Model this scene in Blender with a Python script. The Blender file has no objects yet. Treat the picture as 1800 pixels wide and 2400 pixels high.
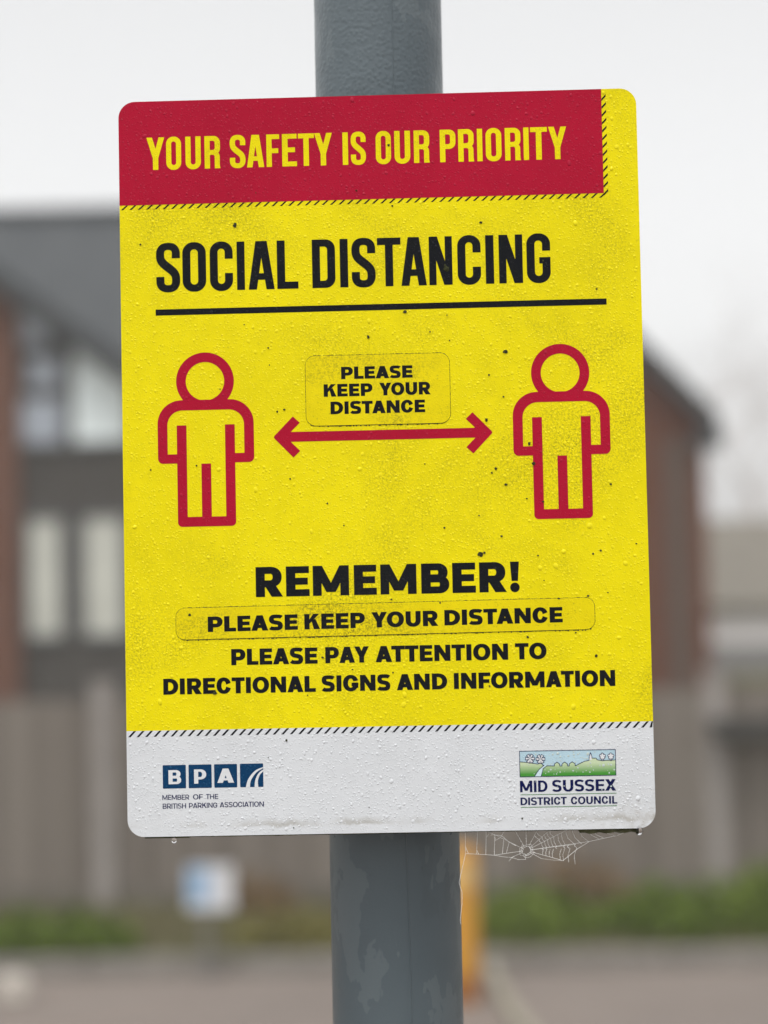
import bpy, bmesh, math, random
import numpy as np
from mathutils import Vector, Matrix
from mathutils.geometry import tessellate_polygon

random.seed(7)
rng = np.random.default_rng(11)
sc = bpy.context.scene
COL = sc.collection
R = math.radians

# ------------------------------------------------------------------ camera
SZ = 2.17                     # height of the sign's centre above the ground
cam = bpy.data.cameras.new('camera')
cam.sensor_fit = 'VERTICAL'; cam.sensor_height = 36; cam.sensor_width = 27
cam.lens = 77
cam.clip_start = 0.05; cam.clip_end = 2000
cam.dof.use_dof = True
cam.dof.focus_distance = 1.245
cam.dof.aperture_fstop = 4.0
cam.dof.aperture_blades = 0
co = bpy.data.objects.new('camera', cam); COL.objects.link(co)
co.location = (0.0364662, -1.2387767, SZ - 0.1034012)
co.rotation_euler = (1.6304241, 0.0201889, 0.0308602)
sc.camera = co

# ------------------------------------------------------------------ light
SUN_EL, SUN_AZ = 70.0, 200.0          # high behind the camera, a little to its left, veiled by cloud
w = bpy.data.worlds.new('World'); sc.world = w; w.use_nodes = True
nt = w.node_tree; nt.nodes.clear()
sky = nt.nodes.new('ShaderNodeTexSky'); sky.sky_type = 'NISHITA'; sky.sun_disc = False
sky.sun_elevation = R(SUN_EL); sky.sun_rotation = R(SUN_AZ)
sky.air_density = 1.0; sky.dust_density = 3.0; sky.ozone_density = 1.0
hs = nt.nodes.new('ShaderNodeHueSaturation'); hs.inputs['Saturation'].default_value = 0.04
bg = nt.nodes.new('ShaderNodeBackground'); bg.inputs['Strength'].default_value = 0.125
wo = nt.nodes.new('ShaderNodeOutputWorld')
nt.links.new(sky.outputs[0], hs.inputs['Color']); nt.links.new(hs.outputs[0], bg.inputs['Color'])
nt.links.new(bg.outputs[0], wo.inputs['Surface'])
sun = bpy.data.lights.new('sun', 'SUN'); sun.energy = 0.9; sun.angle = R(20); sun.color = (1, 0.97, 0.93)
so = bpy.data.objects.new('sun', sun); COL.objects.link(so)
so.location = (-8, -12, 16)
az = R(SUN_AZ); el = R(SUN_EL)
sd = Vector((math.sin(az) * math.cos(el), math.cos(az) * math.cos(el), math.sin(el)))
so.rotation_euler = sd.to_track_quat('Z', 'Y').to_euler()

sc.view_settings.view_transform = 'Standard'; sc.view_settings.look = 'None'
sc.view_settings.exposure = 0.87; sc.view_settings.gamma = 1.0
sc.cycles.volume_bounces = 3; sc.cycles.max_bounces = 10; sc.cycles.transmission_bounces = 8

# ------------------------------------------------------------------ helpers
def tag(o, label=None, cat=None, group=None, kind=None):
    if label: o['label'] = label
    if cat: o['category'] = cat
    if group: o['group'] = group
    if kind: o['kind'] = kind
    return o

def empty(name, loc=(0, 0, 0), label=None, cat=None, group=None):
    o = bpy.data.objects.new(name, None); COL.objects.link(o); o.location = loc
    o.empty_display_size = 0.1
    return tag(o, label, cat, group)

class MB:
    """collects shapes, then links them as one mesh object"""
    def __init__(s): s.v = []; s.f = []
    def add(s, vs, fs):
        n = len(s.v); s.v.extend([tuple(v) for v in vs]); s.f.extend([tuple(i + n for i in f) for f in fs]); return s
    def box(s, x0, y0, z0, x1, y1, z1, c=0.0):
        if c <= 0:
            vs = [(x0,y0,z0),(x1,y0,z0),(x1,y1,z0),(x0,y1,z0),(x0,y0,z1),(x1,y0,z1),(x1,y1,z1),(x0,y1,z1)]
            return s.add(vs, [(0,3,2,1),(4,5,6,7),(0,1,5,4),(1,2,6,5),(2,3,7,6),(3,0,4,7)])
        bm = bmesh.new(); bmesh.ops.create_cube(bm, size=1)
        for v in bm.verts:
            v.co = Vector(((x0+x1)/2 + v.co.x*(x1-x0), (y0+y1)/2 + v.co.y*(y1-y0), (z0+z1)/2 + v.co.z*(z1-z0)))
        bmesh.ops.bevel(bm, geom=bm.edges[:], offset=c, segments=2, affect='EDGES')
        return s.bm(bm)
    def bm(s, bm):
        bm.verts.index_update()
        s.add([v.co for v in bm.verts], [[v.index for v in f.verts] for f in bm.faces]); bm.free(); return s
    def prism(s, pts, y0, y1):
        """outline in x,z pushed from y0 to y1"""
        n = len(pts)
        vs = [(x, y0, z) for x, z in pts] + [(x, y1, z) for x, z in pts]
        fs = [tuple(range(n)), tuple(range(2*n-1, n-1, -1))] + [(i, i+n, (i+1) % n + n, (i+1) % n) for i in range(n)]
        return s.add(vs, fs)
    def lathe(s, cx, cy, prof, n=32):
        vs = []; fs = []
        for r, z in prof:
            for k in range(n):
                a = 2*math.pi*k/n; vs.append((cx + r*math.cos(a), cy + r*math.sin(a), z))
        m = len(prof)
        for j in range(m-1):
            for k in range(n):
                fs.append((j*n+k, j*n+(k+1) % n, (j+1)*n+(k+1) % n, (j+1)*n+k))
        fs.append(tuple(range(n-1, -1, -1))); fs.append(tuple((m-1)*n+k for k in range(n)))
        return s.add(vs, fs)
    def tube(s, pts, r, n=5, r1=None):
        pts = [Vector(p) for p in pts]; m = len(pts); vs = []; fs = []
        for i, p in enumerate(pts):
            t = (pts[min(i+1, m-1)] - pts[max(i-1, 0)]).normalized()
            a = t.orthogonal().normalized() if abs(t.y) > .9 else t.cross(Vector((0, 1, 0))).normalized()
            b = t.cross(a)
            rr = r if r1 is None else r + (r1-r)*i/(m-1)
            for k in range(n):
                q = 2*math.pi*k/n; vs.append(p + a*math.cos(q)*rr + b*math.sin(q)*rr)
        for i in range(m-1):
            for k in range(n):
                fs.append((i*n+k, i*n+(k+1) % n, (i+1)*n+(k+1) % n, (i+1)*n+k))
        fs.append(tuple(range(n))[::-1]); fs.append(tuple((m-1)*n+k for k in range(n)))
        return s.add(vs, fs)
    def build(s, name, m, parent=None, smooth=False):
        me = bpy.data.meshes.new(name); me.from_pydata(s.v, [], s.f); me.validate(); me.update()
        if smooth:
            me.polygons.foreach_set('use_smooth', [True]*len(me.polygons))
        me.materials.append(m)
        o = bpy.data.objects.new(name, me); COL.objects.link(o)
        if parent: o.parent = parent
        return o

class N:
    """small node-tree writer"""
    def __init__(s, name):
        s.m = bpy.data.materials.new(name); s.m.use_nodes = True; s.t = s.m.node_tree
        s.b = s.t.nodes['Principled BSDF']; s.tc = s.t.nodes.new('ShaderNodeTexCoord').outputs['Object']
    def n(s, typ, **kw):
        x = s.t.nodes.new(typ)
        for k, v in kw.items():
            if k.startswith('i_'):
                x.inputs[k[2:].replace('_', ' ')].default_value = v
            else: setattr(x, k, v)
        return x
    def l(s, a, b): s.t.links.new(a, b)
    def noise(s, scale, detail=3, rough=.55, vec=None, dist=0.0):
        x = s.n('ShaderNodeTexNoise', i_Scale=scale, i_Detail=detail, i_Roughness=rough, i_Distortion=dist)
        s.l(vec or s.tc, x.inputs['Vector']); return x.outputs['Fac']
    def voro(s, scale, feature='F1', rand=1.0, vec=None):
        x = s.n('ShaderNodeTexVoronoi', feature=feature, i_Scale=scale, i_Randomness=rand)
        s.l(vec or s.tc, x.inputs['Vector']); return x.outputs['Distance']
    def mapping(s, scale, loc=(0,0,0)):
        x = s.n('ShaderNodeMapping'); x.inputs['Scale'].default_value = scale; x.inputs['Location'].default_value = loc
        s.l(s.tc, x.inputs['Vector']); return x.outputs[0]
    def ramp(s, fac, stops):
        x = s.n('ShaderNodeMapRange', i_From_Min=stops[0], i_From_Max=stops[1]); x.inputs['To Min'].default_value = stops[2]; x.inputs['To Max'].default_value = stops[3]
        s.l(fac, x.inputs['Value']); return x.outputs[0]
    def math(s, op, a, b):
        x = s.n('ShaderNodeMath', operation=op)
        for i, q in enumerate((a, b)):
            if isinstance(q, (int, float)): x.inputs[i].default_value = q
            else: s.l(q, x.inputs[i])
        return x.outputs[0]
    def mix(s, fac, a, b, mode='MIX'):
        x = s.n('ShaderNodeMix', data_type='RGBA', blend_type=mode)
        for i, q in ((0, fac), (6, a), (7, b)):
            if isinstance(q, (int, float)): x.inputs[i].default_value = q
            elif isinstance(q, tuple): x.inputs[i].default_value = q if len(q) == 4 else q + (1,)
            else: s.l(q, x.inputs[i])
        return x.outputs[2]
    def bump(s, h, strength, dist, prev=None):
        x = s.n('ShaderNodeBump', i_Strength=strength, i_Distance=dist)
        s.l(h, x.inputs['Height'])
        if prev is not None: s.l(prev, x.inputs['Normal'])
        return x.outputs[0]
    def out(s, col=None, rough=None, nrm=None, metal=None, spec=None):
        for k, v in (('Base Color', col), ('Roughness', rough), ('Normal', nrm), ('Metallic', metal), ('Specular IOR Level', spec)):
            if v is None: continue
            if isinstance(v, (int, float)): s.b.inputs[k].default_value = v
            elif isinstance(v, tuple): s.b.inputs[k].default_value = v if len(v) == 4 else v + (1,)
            else: s.l(v, s.b.inputs[k])
        return s.m

def basic(name, c, rough=.7, var=.25, scale=4., bump=0.2, bscale=40., bdist=.01, spec=.3):
    n = N(name)
    f = n.noise(scale, 5, .6)
    a = tuple(x*(1-var) for x in c); b = tuple(min(1, x*(1+var)) for x in c)
    col = n.mix(n.ramp(f, (.3, .7, 0, 1)), a, b)
    nr = n.bump(n.noise(bscale, 4), bump, bdist) if bump else None
    return n.out(col, rough, nr, spec=spec)

# ------------------------------------------------------------------ outlines (letters and marks)
class G:
    """distance-like fields on a grid; < 0 is inside; contours come out by marching squares"""
    def __init__(s, x0, y0, x1, y1, st):
        pad = 3*st
        s.x = np.arange(x0-pad, x1+pad+st, st) + st*.137; s.y = np.arange(y0-pad, y1+pad+st, st) + st*.211
        s.X, s.Y = np.meshgrid(s.x, s.y); s.st = st
    def box(s, x0, y0, x1, y1): return np.maximum.reduce([x0-s.X, s.X-x1, y0-s.Y, s.Y-y1])
    def rbox(s, x0, y0, x1, y1, r, corners=(1,1,1,1)):
        # corners: bl br tr tl
        cx, cy, hx, hy = (x0+x1)/2, (y0+y1)/2, (x1-x0)/2, (y1-y0)/2
        r = min(r, hx, hy)
        px, py = s.X-cx, s.Y-cy
        rr = np.where(py < 0, np.where(px < 0, corners[0], corners[1]), np.where(px < 0, corners[3], corners[2]))*r
        qx = np.abs(px)-hx+rr; qy = np.abs(py)-hy+rr
        return np.minimum(np.maximum(qx, qy), 0)+np.hypot(np.maximum(qx, 0), np.maximum(qy, 0))-rr
    def poly(s, pts):
        a = sum(pts[i-1][0]*pts[i][1]-pts[i][0]*pts[i-1][1] for i in range(len(pts)))
        if a < 0: pts = pts[::-1]
        d = None
        for i in range(len(pts)):
            (ax, ay), (bx, by) = pts[i-1], pts[i]; L = math.hypot(bx-ax, by-ay)
            e = ((s.X-ax)*(by-ay)-(s.Y-ay)*(bx-ax))/L
            d = e if d is None else np.maximum(d, e)
        return d
    def ell(s, cx, cy, a, b, p=2.0):
        return ((np.abs((s.X-cx)/a)**p+np.abs((s.Y-cy)/b)**p)**(1/p)-1)*min(a, b)
    def bar(s, ax, ay, bx, by, t):
        L = math.hypot(bx-ax, by-ay); nx, ny = -(by-ay)/L*t/2, (bx-ax)/L*t/2
        return s.poly([(ax+nx, ay+ny), (bx+nx, by+ny), (bx-nx, by-ny), (ax-nx, ay-ny)])
    def anypoly(s, pts):
        """even-odd inside test plus edge distance, for outlines that are not convex"""
        d = np.full(s.X.shape, 1e9); ins = np.zeros(s.X.shape, bool)
        for i in range(len(pts)):
            (ax, ay), (bx, by) = pts[i-1], pts[i]
            ex, ey = bx-ax, by-ay; wx, wy = s.X-ax, s.Y-ay
            t = np.clip((wx*ex+wy*ey)/max(ex*ex+ey*ey, 1e-12), 0, 1)
            d = np.minimum(d, np.hypot(wx-ex*t, wy-ey*t))
            c = ((ay > s.Y) != (by > s.Y))
            with np.errstate(divide='ignore', invalid='ignore'):
                xi = ax+(s.Y-ay)*ex/(ey if abs(ey) > 1e-12 else 1e-12)
            ins ^= c & (s.X < xi)
        return np.where(ins, -d, d)
    def contours(s, F):
        F = np.where(np.abs(F) < 1e-9, 1e-9, F)
        ins = F < 0
        ny, nx = F.shape; seg = {}
        a, b, c, d = ins[:-1, :-1], ins[:-1, 1:], ins[1:, 1:], ins[1:, :-1]
        code = a*1+b*2+c*4+d*8
        T = {1:[(3,0)],2:[(0,1)],3:[(3,1)],4:[(1,2)],5:[(3,2),(1,0)],6:[(0,2)],7:[(3,2)],8:[(2,3)],9:[(2,0)],10:[(0,3),(2,1)],11:[(2,1)],12:[(1,3)],13:[(1,0)],14:[(0,3)]}
        def key(j, i, e):
            return [('h', j, i), ('v', j, i+1), ('h', j+1, i), ('v', j, i)][e]
        def pt(k):
            t, j, i = k
            if t == 'h':
                f0, f1 = F[j, i], F[j, i+1]; return (s.x[i]+(s.x[i+1]-s.x[i])*f0/(f0-f1), s.y[j])
            f0, f1 = F[j, i], F[j+1, i]; return (s.x[i], s.y[j]+(s.y[j+1]-s.y[j])*f0/(f0-f1))
        for j, i in zip(*np.where((code > 0) & (code < 15))):
            for e0, e1 in T[int(code[j, i])]:
                seg[key(j, i, e0)] = key(j, i, e1)
        res = []
        while seg:
            k0, k = next(iter(seg.items())); del seg[k0]; ks = [k0]
            while k != k0 and k in seg:
                ks.append(k); k = seg.pop(k)
            pts = [pt(q) for q in ks]
            if len(pts) > 5: res.append(simplify(pts, s.st*.10))
        return res

def simplify(pts, eps):
    P = np.array(pts)
    def rdp(a, b):
        if b <= a+1: return []
        p, q = P[a], P[b]; d = q-p; L = np.hypot(*d)
        w_ = P[a+1:b]-p
        dist = np.abs(w_[:, 0]*d[1]-w_[:, 1]*d[0])/L if L > 1e-12 else np.hypot(w_[:, 0], w_[:, 1])
        k = int(np.argmax(dist))
        if dist[k] < eps: return []
        k = a+1+k
        return rdp(a, k)+[k]+rdp(k, b)
    n = len(P); far = int(np.argmax(np.hypot(*(P-P[0]).T)))
    idx = [0]+rdp(0, far)+[far]+rdp(far, n-1)
    if n-1 not in idx: idx.append(n-1)
    return [tuple(P[i]) for i in idx]

def ribbon(pts, ths):
    P = np.array(pts); T = np.gradient(P, axis=0); T /= np.hypot(T[:, 0], T[:, 1])[:, None]
    Nn = np.stack([-T[:, 1], T[:, 0]], 1)*(np.array(ths)/2)[:, None]
    return [tuple(p) for p in P+Nn]+[tuple(p) for p in (P-Nn)[::-1]]

def bez(p0, p1, p2, p3, n=14):
    t = np.linspace(0, 1, n)[:, None]; p0, p1, p2, p3 = map(np.array, (p0, p1, p2, p3))
    return (1-t)**3*p0+3*(1-t)**2*t*p1+3*(1-t)*t*t*p2+t**3*p3

mn = lambda *a: np.minimum.reduce(a)
mx = lambda *a: np.maximum.reduce(a)
cut = lambda a, b: np.maximum(a, -b)

# --- condensed caps (cap height 1)
def condensed(ch):
    s, h = .163, .147
    W = dict(A=.53, C=.47, D=.475, E=.43, F=.40, G=.48, I=s, L=.43, N=.475, O=.48, P=.475, R=.48, S=.48, T=.49, U=.475, Y=.54)
    w_ = W[ch]; g = G(0, -.02, w_, 1.02, .006); B = g.box; r = w_/2
    ring = cut(g.rbox(0, -.012, w_, 1.012, .225), g.rbox(s, h-.012, w_-s, 1-h+.012, .085))
    def dsh(y0, y1):
        return cut(g.rbox(0, y0, w_, y1, .2, (0,1,1,0)), g.rbox(s, y0+h, w_-s, y1-h, .065, (0,1,1,0)))
    if ch == 'I': F = B(0,0,s,1)
    elif ch == 'O': F = ring
    elif ch == 'U': F = mn(mx(ring, g.Y-.4), B(0,.39,s,1), B(w_-s,.39,w_,1))
    elif ch == 'C': F = cut(ring, B(w_-s-.03,.357,w_+.1,.652))
    elif ch == 'G': F = mn(cut(ring, B(w_-s-.03,.357,w_+.1,.652)), B(w_-s,.25,w_,.52), B(w_*.53,.52-.13,w_,.52))
    elif ch == 'D': F = dsh(0, 1)
    elif ch == 'P': F = mn(dsh(.405, 1), B(0,0,s,1))
    elif ch == 'R':
        F = mn(dsh(.42, 1), B(0,0,s,1), B(w_-s-.005,0.06,w_-.012,.36),
               g.poly([(w_-s-.005,.0),(w_+.005,0),(w_-.012,.1),(w_-s-.005,.1)]),
               cut(g.rbox(s-.05,.2,w_-.012,.505,.13,(0,0,1,0)), g.rbox(s-.1,.1,w_-s-.005,.42,.06,(0,0,1,0))))
    elif ch == 'L': F = mn(B(0,0,s,1), B(0,0,w_,h))
    elif ch == 'E': F = mn(B(0,0,s,1), B(0,0,w_,h), B(0,1-h,w_,1), B(0,.435,w_*.88,.435+h))
    elif ch == 'F': F = mn(B(0,0,s,1), B(0,1-h,w_,1), B(0,.42,w_*.92,.42+h))
    elif ch == 'T': F = mn(B(w_/2-s/2,0,w_/2+s/2,1), B(0,1-h,w_,1))
    elif ch == 'N': F = mn(B(0,0,s*.9,1), B(w_-s*.9,0,w_,1), g.poly([(0,1),(s*1.05,1),(w_,0),(w_-s*1.05,0)]))
    elif ch == 'A':
        t = .23; F = g.poly([(0,0),(w_,0),(w_/2+t/2,1),(w_/2-t/2,1)]); k = (w_-t)/2; q = .167
        inn = g.poly([(q,-.2*0-.001),(w_-q,-.001),(w_/2+.0005, (w_/2-q)/k),(w_/2-.0005,(w_/2-q)/k)])
        F = mn(cut(F, mx(inn, B(-1,.335,2,2))), mx(F, B(-1,.2,2,.335)))
        F = cut(F, mx(inn, B(-1,-1,2,.2)))
    elif ch == 'Y':
        F = mn(B(w_/2-s/2,0,w_/2+s/2,.42), g.poly([(0,1),(s*1.05,1),(w_/2+s/2,.36),(w_/2-s/2,.36)]), g.poly([(w_,1),(w_-s*1.05,1),(w_/2-s/2,.36),(w_/2+s/2,.36)]))
    elif ch == 'S':
        a, r = s/2, w_/2-s/2
        half = [bez((w_/2,.5),(w_/2-.13,.605),(a,.64),(a,.765)), bez((a,.765),(a,.88),(a+.045,1.012-h/2),(w_/2,1.012-h/2)),
                bez((w_/2,1.012-h/2),(w_-a-.045,1.012-h/2),(w_-a,.88),(w_-a,.79)), bez((w_-a,.79),(w_-a,.76),(w_-a,.72),(w_-a,.69))]
        up = np.concatenate([half[0]]+[q[1:] for q in half[1:]])
        lo = np.array([w_, 1.0])-up[::-1]
        P = np.concatenate([lo[:-1], up]); m = len(up)
        th = np.interp(np.arange(m), [0, 13, 26, 39, m-1], [.175, s, h, s, s]); th = np.concatenate([th[::-1][:-1], th])
        F = g.anypoly(ribbon(P, th))
    return g.contours(F), w_

# --- wide caps (cap height 1), s = stem, h = horizontal, k = width factor
WID = dict(A=.98, B=.90, C=.90, D=.92, E=.76, F=.73, G=.95, H=.92, I=0, K=.93, L=.69, M=1.2, N=.95, O=1.02, P=.86, R=.91, S=.82, T=.80, U=.90, X=.95, Y=.93)
def wide(ch, s, h, k):
    w_ = WID.get(ch, .3)*k
    if ch == 'I': w_ = s
    if ch == '!': w_ = s*1.1
    g = G(0, -.03, w_, 1.03, .008); B = g.box
    def bowl(y0, y1, x1, x0=0):
        b = (y1-y0)/2; a = min(x1*.62, b*1.12)
        o = mn(B(x0,y0,x1-a,y1), mx(g.ell(x1-a,(y0+y1)/2,a,b,2.15), x1-a-.01-g.X))
        bi = b-h; ai = max(a-s, .03)
        i = mn(B(s,y0+h,x1-a,y1-h), mx(g.ell(x1-a,(y0+y1)/2,ai,bi,2.15), x1-a-.01-g.X)) if bi > .01 else g.box(9,9,9.1,9.1)
        return cut(o, i)
    ring = cut(g.ell(w_/2,.5,w_/2,.515,2.12), g.ell(w_/2,.5,w_/2-s,.515-h,2.05))
    if ch == 'I': F = B(0,0,s,1)
    elif ch == 'O': F = ring
    elif ch == 'C' or ch == 'G':
        F = cut(ring, g.poly([(w_*.5,.5),(w_+.3,.5+.30/k),(w_+.3,.5-.30/k)]))
        if ch == 'G':
            F = cut(ring, g.poly([(w_*.5,.5),(w_+.3,.5+.30/k),(w_+.3,.5)]))
            F = cut(F, B(w_*.5, .5, w_+.1, .62)); F = mx(F, g.X-w_*.975) if False else F
            F = mn(F, B(w_*.55,.5-h*.85,w_*.99,.53), B(w_*.99-s*.95,.2,w_*.99,.53))
    elif ch == 'D': F = bowl(0, 1, w_)
    elif ch == 'B': F = mn(bowl(.5-h*.42, 1, w_*.95), bowl(0, .5+h*.42, w_))
    elif ch == 'P': F = mn(bowl(.29, 1, w_), B(0,0,s,1))
    elif ch == 'R': F = mn(bowl(.32, 1, w_*.96), B(0,0,s,1), g.poly([(w_*.34,.36),(w_*.72,.40),(w_,0),(w_-s*1.25,0)]))
    elif ch == 'L': F = mn(B(0,0,s,1), B(0,0,w_,h))
    elif ch == 'E': F = mn(B(0,0,s,1), B(0,0,w_,h), B(0,1-h,w_*.985,1), B(0,.5-h/2,w_*.93,.5+h/2))
    elif ch == 'F': F = mn(B(0,0,s,1), B(0,1-h,w_,1), B(0,.46-h/2,w_*.92,.46+h/2))
    elif ch == 'H': F = mn(B(0,0,s,1), B(w_-s,0,w_,1), B(0,.5-h/2,w_,.5+h/2))
    elif ch == 'T': F = mn(B(w_/2-s/2,0,w_/2+s/2,1), B(0,1-h,w_,1))
    elif ch == 'U':
        F = mn(mx(cut(g.ell(w_/2,.42,w_/2,.435,2.2), g.ell(w_/2,.42,w_/2-s,.435-h,2.1)), g.Y-.425), B(0,.41,s,1), B(w_-s,.41,w_,1))
    elif ch == 'N': F = mn(B(0,0,s*.97,1), B(w_-s*.97,0,w_,1), g.poly([(0,1),(s*1.05,1),(w_,0),(w_-s*1.05,0)]))
    elif ch == 'M':
        q = s*1.02
        F = mn(B(0,0,s*.95,1), B(w_-s*.95,0,w_,1), g.poly([(0,1),(q,1),(w_/2+q*.5,.12),(w_/2-q*.5,.12)]), g.poly([(w_,1),(w_-q,1),(w_/2-q*.5,.12),(w_/2+q*.5,.12)]))
    elif ch == 'A':
        t = s*1.15; q = s*1.1; kk = (w_-t)/2; F0 = g.poly([(0,0),(w_,0),(w_/2+t/2,1),(w_/2-t/2,1)])
        inn = g.poly([(q,-.001),(w_-q,-.001),(w_/2+.0005,(w_/2-q)/kk),(w_/2-.0005,(w_/2-q)/kk)])
        F = cut(F0, mx(inn, B(-1,.17+h*.92,2,2))); F = cut(F, mx(inn, B(-1,-1,2,.17)))
    elif ch == 'X':
        q = s*1.22; F = mn(g.poly([(0,0),(q,0),(w_-.02,1),(w_-q-.02,1)]), g.poly([(w_,0),(w_-q,0),(.02,1),(q+.02,1)]))
    elif ch == 'Y':
        q = s*1.12; F = mn(B(w_/2-s/2,0,w_/2+s/2,.45), g.poly([(0,1),(q,1),(w_/2+s/2,.38),(w_/2-s/2,.38)]), g.poly([(w_,1),(w_-q,1),(w_/2-s/2,.38),(w_/2+s/2,.38)]))
    elif ch == 'K':
        q = s*1.2; F = mn(B(0,0,s,1), g.poly([(s*.8,.30),(s*.8,.56),(w_-q-.03,1),(w_-.03,1)]), g.poly([(s+.12*k,.52),(s+.34*k,.70),(w_,0),(w_-q,0)]))
    elif ch == '!':
        F = mn(g.poly([(w_*.03,1),(w_*.97,1),(w_*.83,.36),(w_*.17,.36)]), g.ell(w_/2,.145,w_*.5,.16))
    elif ch == 'S':
        a, c = s*.5, w_/2; t = 1.015-h/2
        half = [bez((c,.5),(c-.27*w_,.545),(a,.59),(a,.72)), bez((a,.72),(a,.86),(c-.24*w_,t),(c+.02*w_,t)),
                bez((c+.02*w_,t),(c+.18*w_,t),(w_*.80,.90),(w_*.90,.825))]
        up = np.concatenate([half[0]]+[q[1:] for q in half[1:]])
        lo = np.array([w_, 1.0])-up[::-1]
        P = np.concatenate([lo[:-1], up]); m = len(up)
        th = np.interp(np.arange(m), [0, 13, 26, m-1], [h*1.12, s*.94, h, h*1.02]); th = np.concatenate([th[::-1][:-1], th])
        F = g.anypoly(ribbon(P, th))
    return g.contours(F), w_

_cache = {}
def glyph(font, ch):
    if (font, ch) not in _cache:
        _cache[(font, ch)] = condensed(ch) if font == 'condensed' else wide(ch, *FONT[font])
    return _cache[(font, ch)]
FONT = dict(black=(.305, .232, 1.0), heavy=(.308, .238, 1.0), helv=(.225, .175, .88), gill=(.165, .135, .86), logo=(.27, .17, .92))

def flat(conts, name, m, parent, y):
    """closed outlines in mm on the sign -> one flat printed mesh"""
    vs = []; fs = []
    for group in conts:
        n = len(vs); pl = [[Vector((x/1000, z/1000, 0)) for x, z in c] for c in group]
        tri = tessellate_polygon(pl)
        for c in pl: vs.extend([(q.x, y, q.y) for q in c])
        for t in tri:
            a, b, c = (vs[n+i] for i in t)
            ar = (b[0]-a[0])*(c[2]-a[2])-(c[0]-a[0])*(b[2]-a[2])
            if abs(ar) < 1e-13: continue
            fs.append(tuple(n+i for i in (t if ar > 0 else t[::-1])))
    b = MB(); b.add(vs, fs); PRINT.append((vs, fs, m))
    return b.build(name, m, parent)

PRINT = []          # every printed face, so that a bead can take the colour it stands on
def place(ch, font, x0, x1, base, H):
    cs, w_ = glyph(font, ch)
    return [[(x0+px/w_*(x1-x0), base+py*H) for px, py in c] for c in cs]

def bearing(ch, side):
    if ch in 'AYTXW': return .005
    if ch in 'OCGQ': return .03
    if side == 'r' and ch in 'DPBSKRUEFL': return {'D':.03,'P':.02,'B':.035,'S':.03,'K':.005,'R':.01,'U':.06,'E':.035,'F':.01,'L':.01}[ch]
    if ch == 'S': return .03
    return .068
def word(txt, font, x0, x1, base, H, tilt=0.0):
    pos = []; x = 0.0
    for i, ch in enumerate(txt):
        if i: x += bearing(ch, 'l')+bearing(txt[i-1], 'r')
        if i and txt[i-1]+ch in ('AT', 'TA', 'AY', 'YO', 'LT'): x -= .05
        w_ = glyph(font, ch)[1]; pos.append((ch, x, x+w_)); x += w_
    k = (x1-x0)/x; out = []
    for ch, a, b in pos:
        g = place(ch, font, x0+a*k, x0+b*k, base, H)
        if tilt: g = [[(px, py+(px-x0)*tilt) for px, py in c] for c in g]
        out.append(g)
    return out

def rrect(x0, y0, x1, y1, r, c=(1,1,1,1), n=8):
    pts = []
    for (cx, cy, a0, on) in ((x0+r, y0+r, 180, c[0]), (x1-r, y0+r, 270, c[1]), (x1-r, y1-r, 0, c[2]), (x0+r, y1-r, 90, c[3])):
        if on and r > 0:
            for i in range(n+1):
                a = R(a0+90*i/n); pts.append((cx+r*math.cos(a), cy+r*math.sin(a)))
        else:
            pts.append((cx+r*(1 if a0 in (270, 0) else -1), cy+r*(1 if a0 in (0, 90) else -1)))
    return pts

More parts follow.
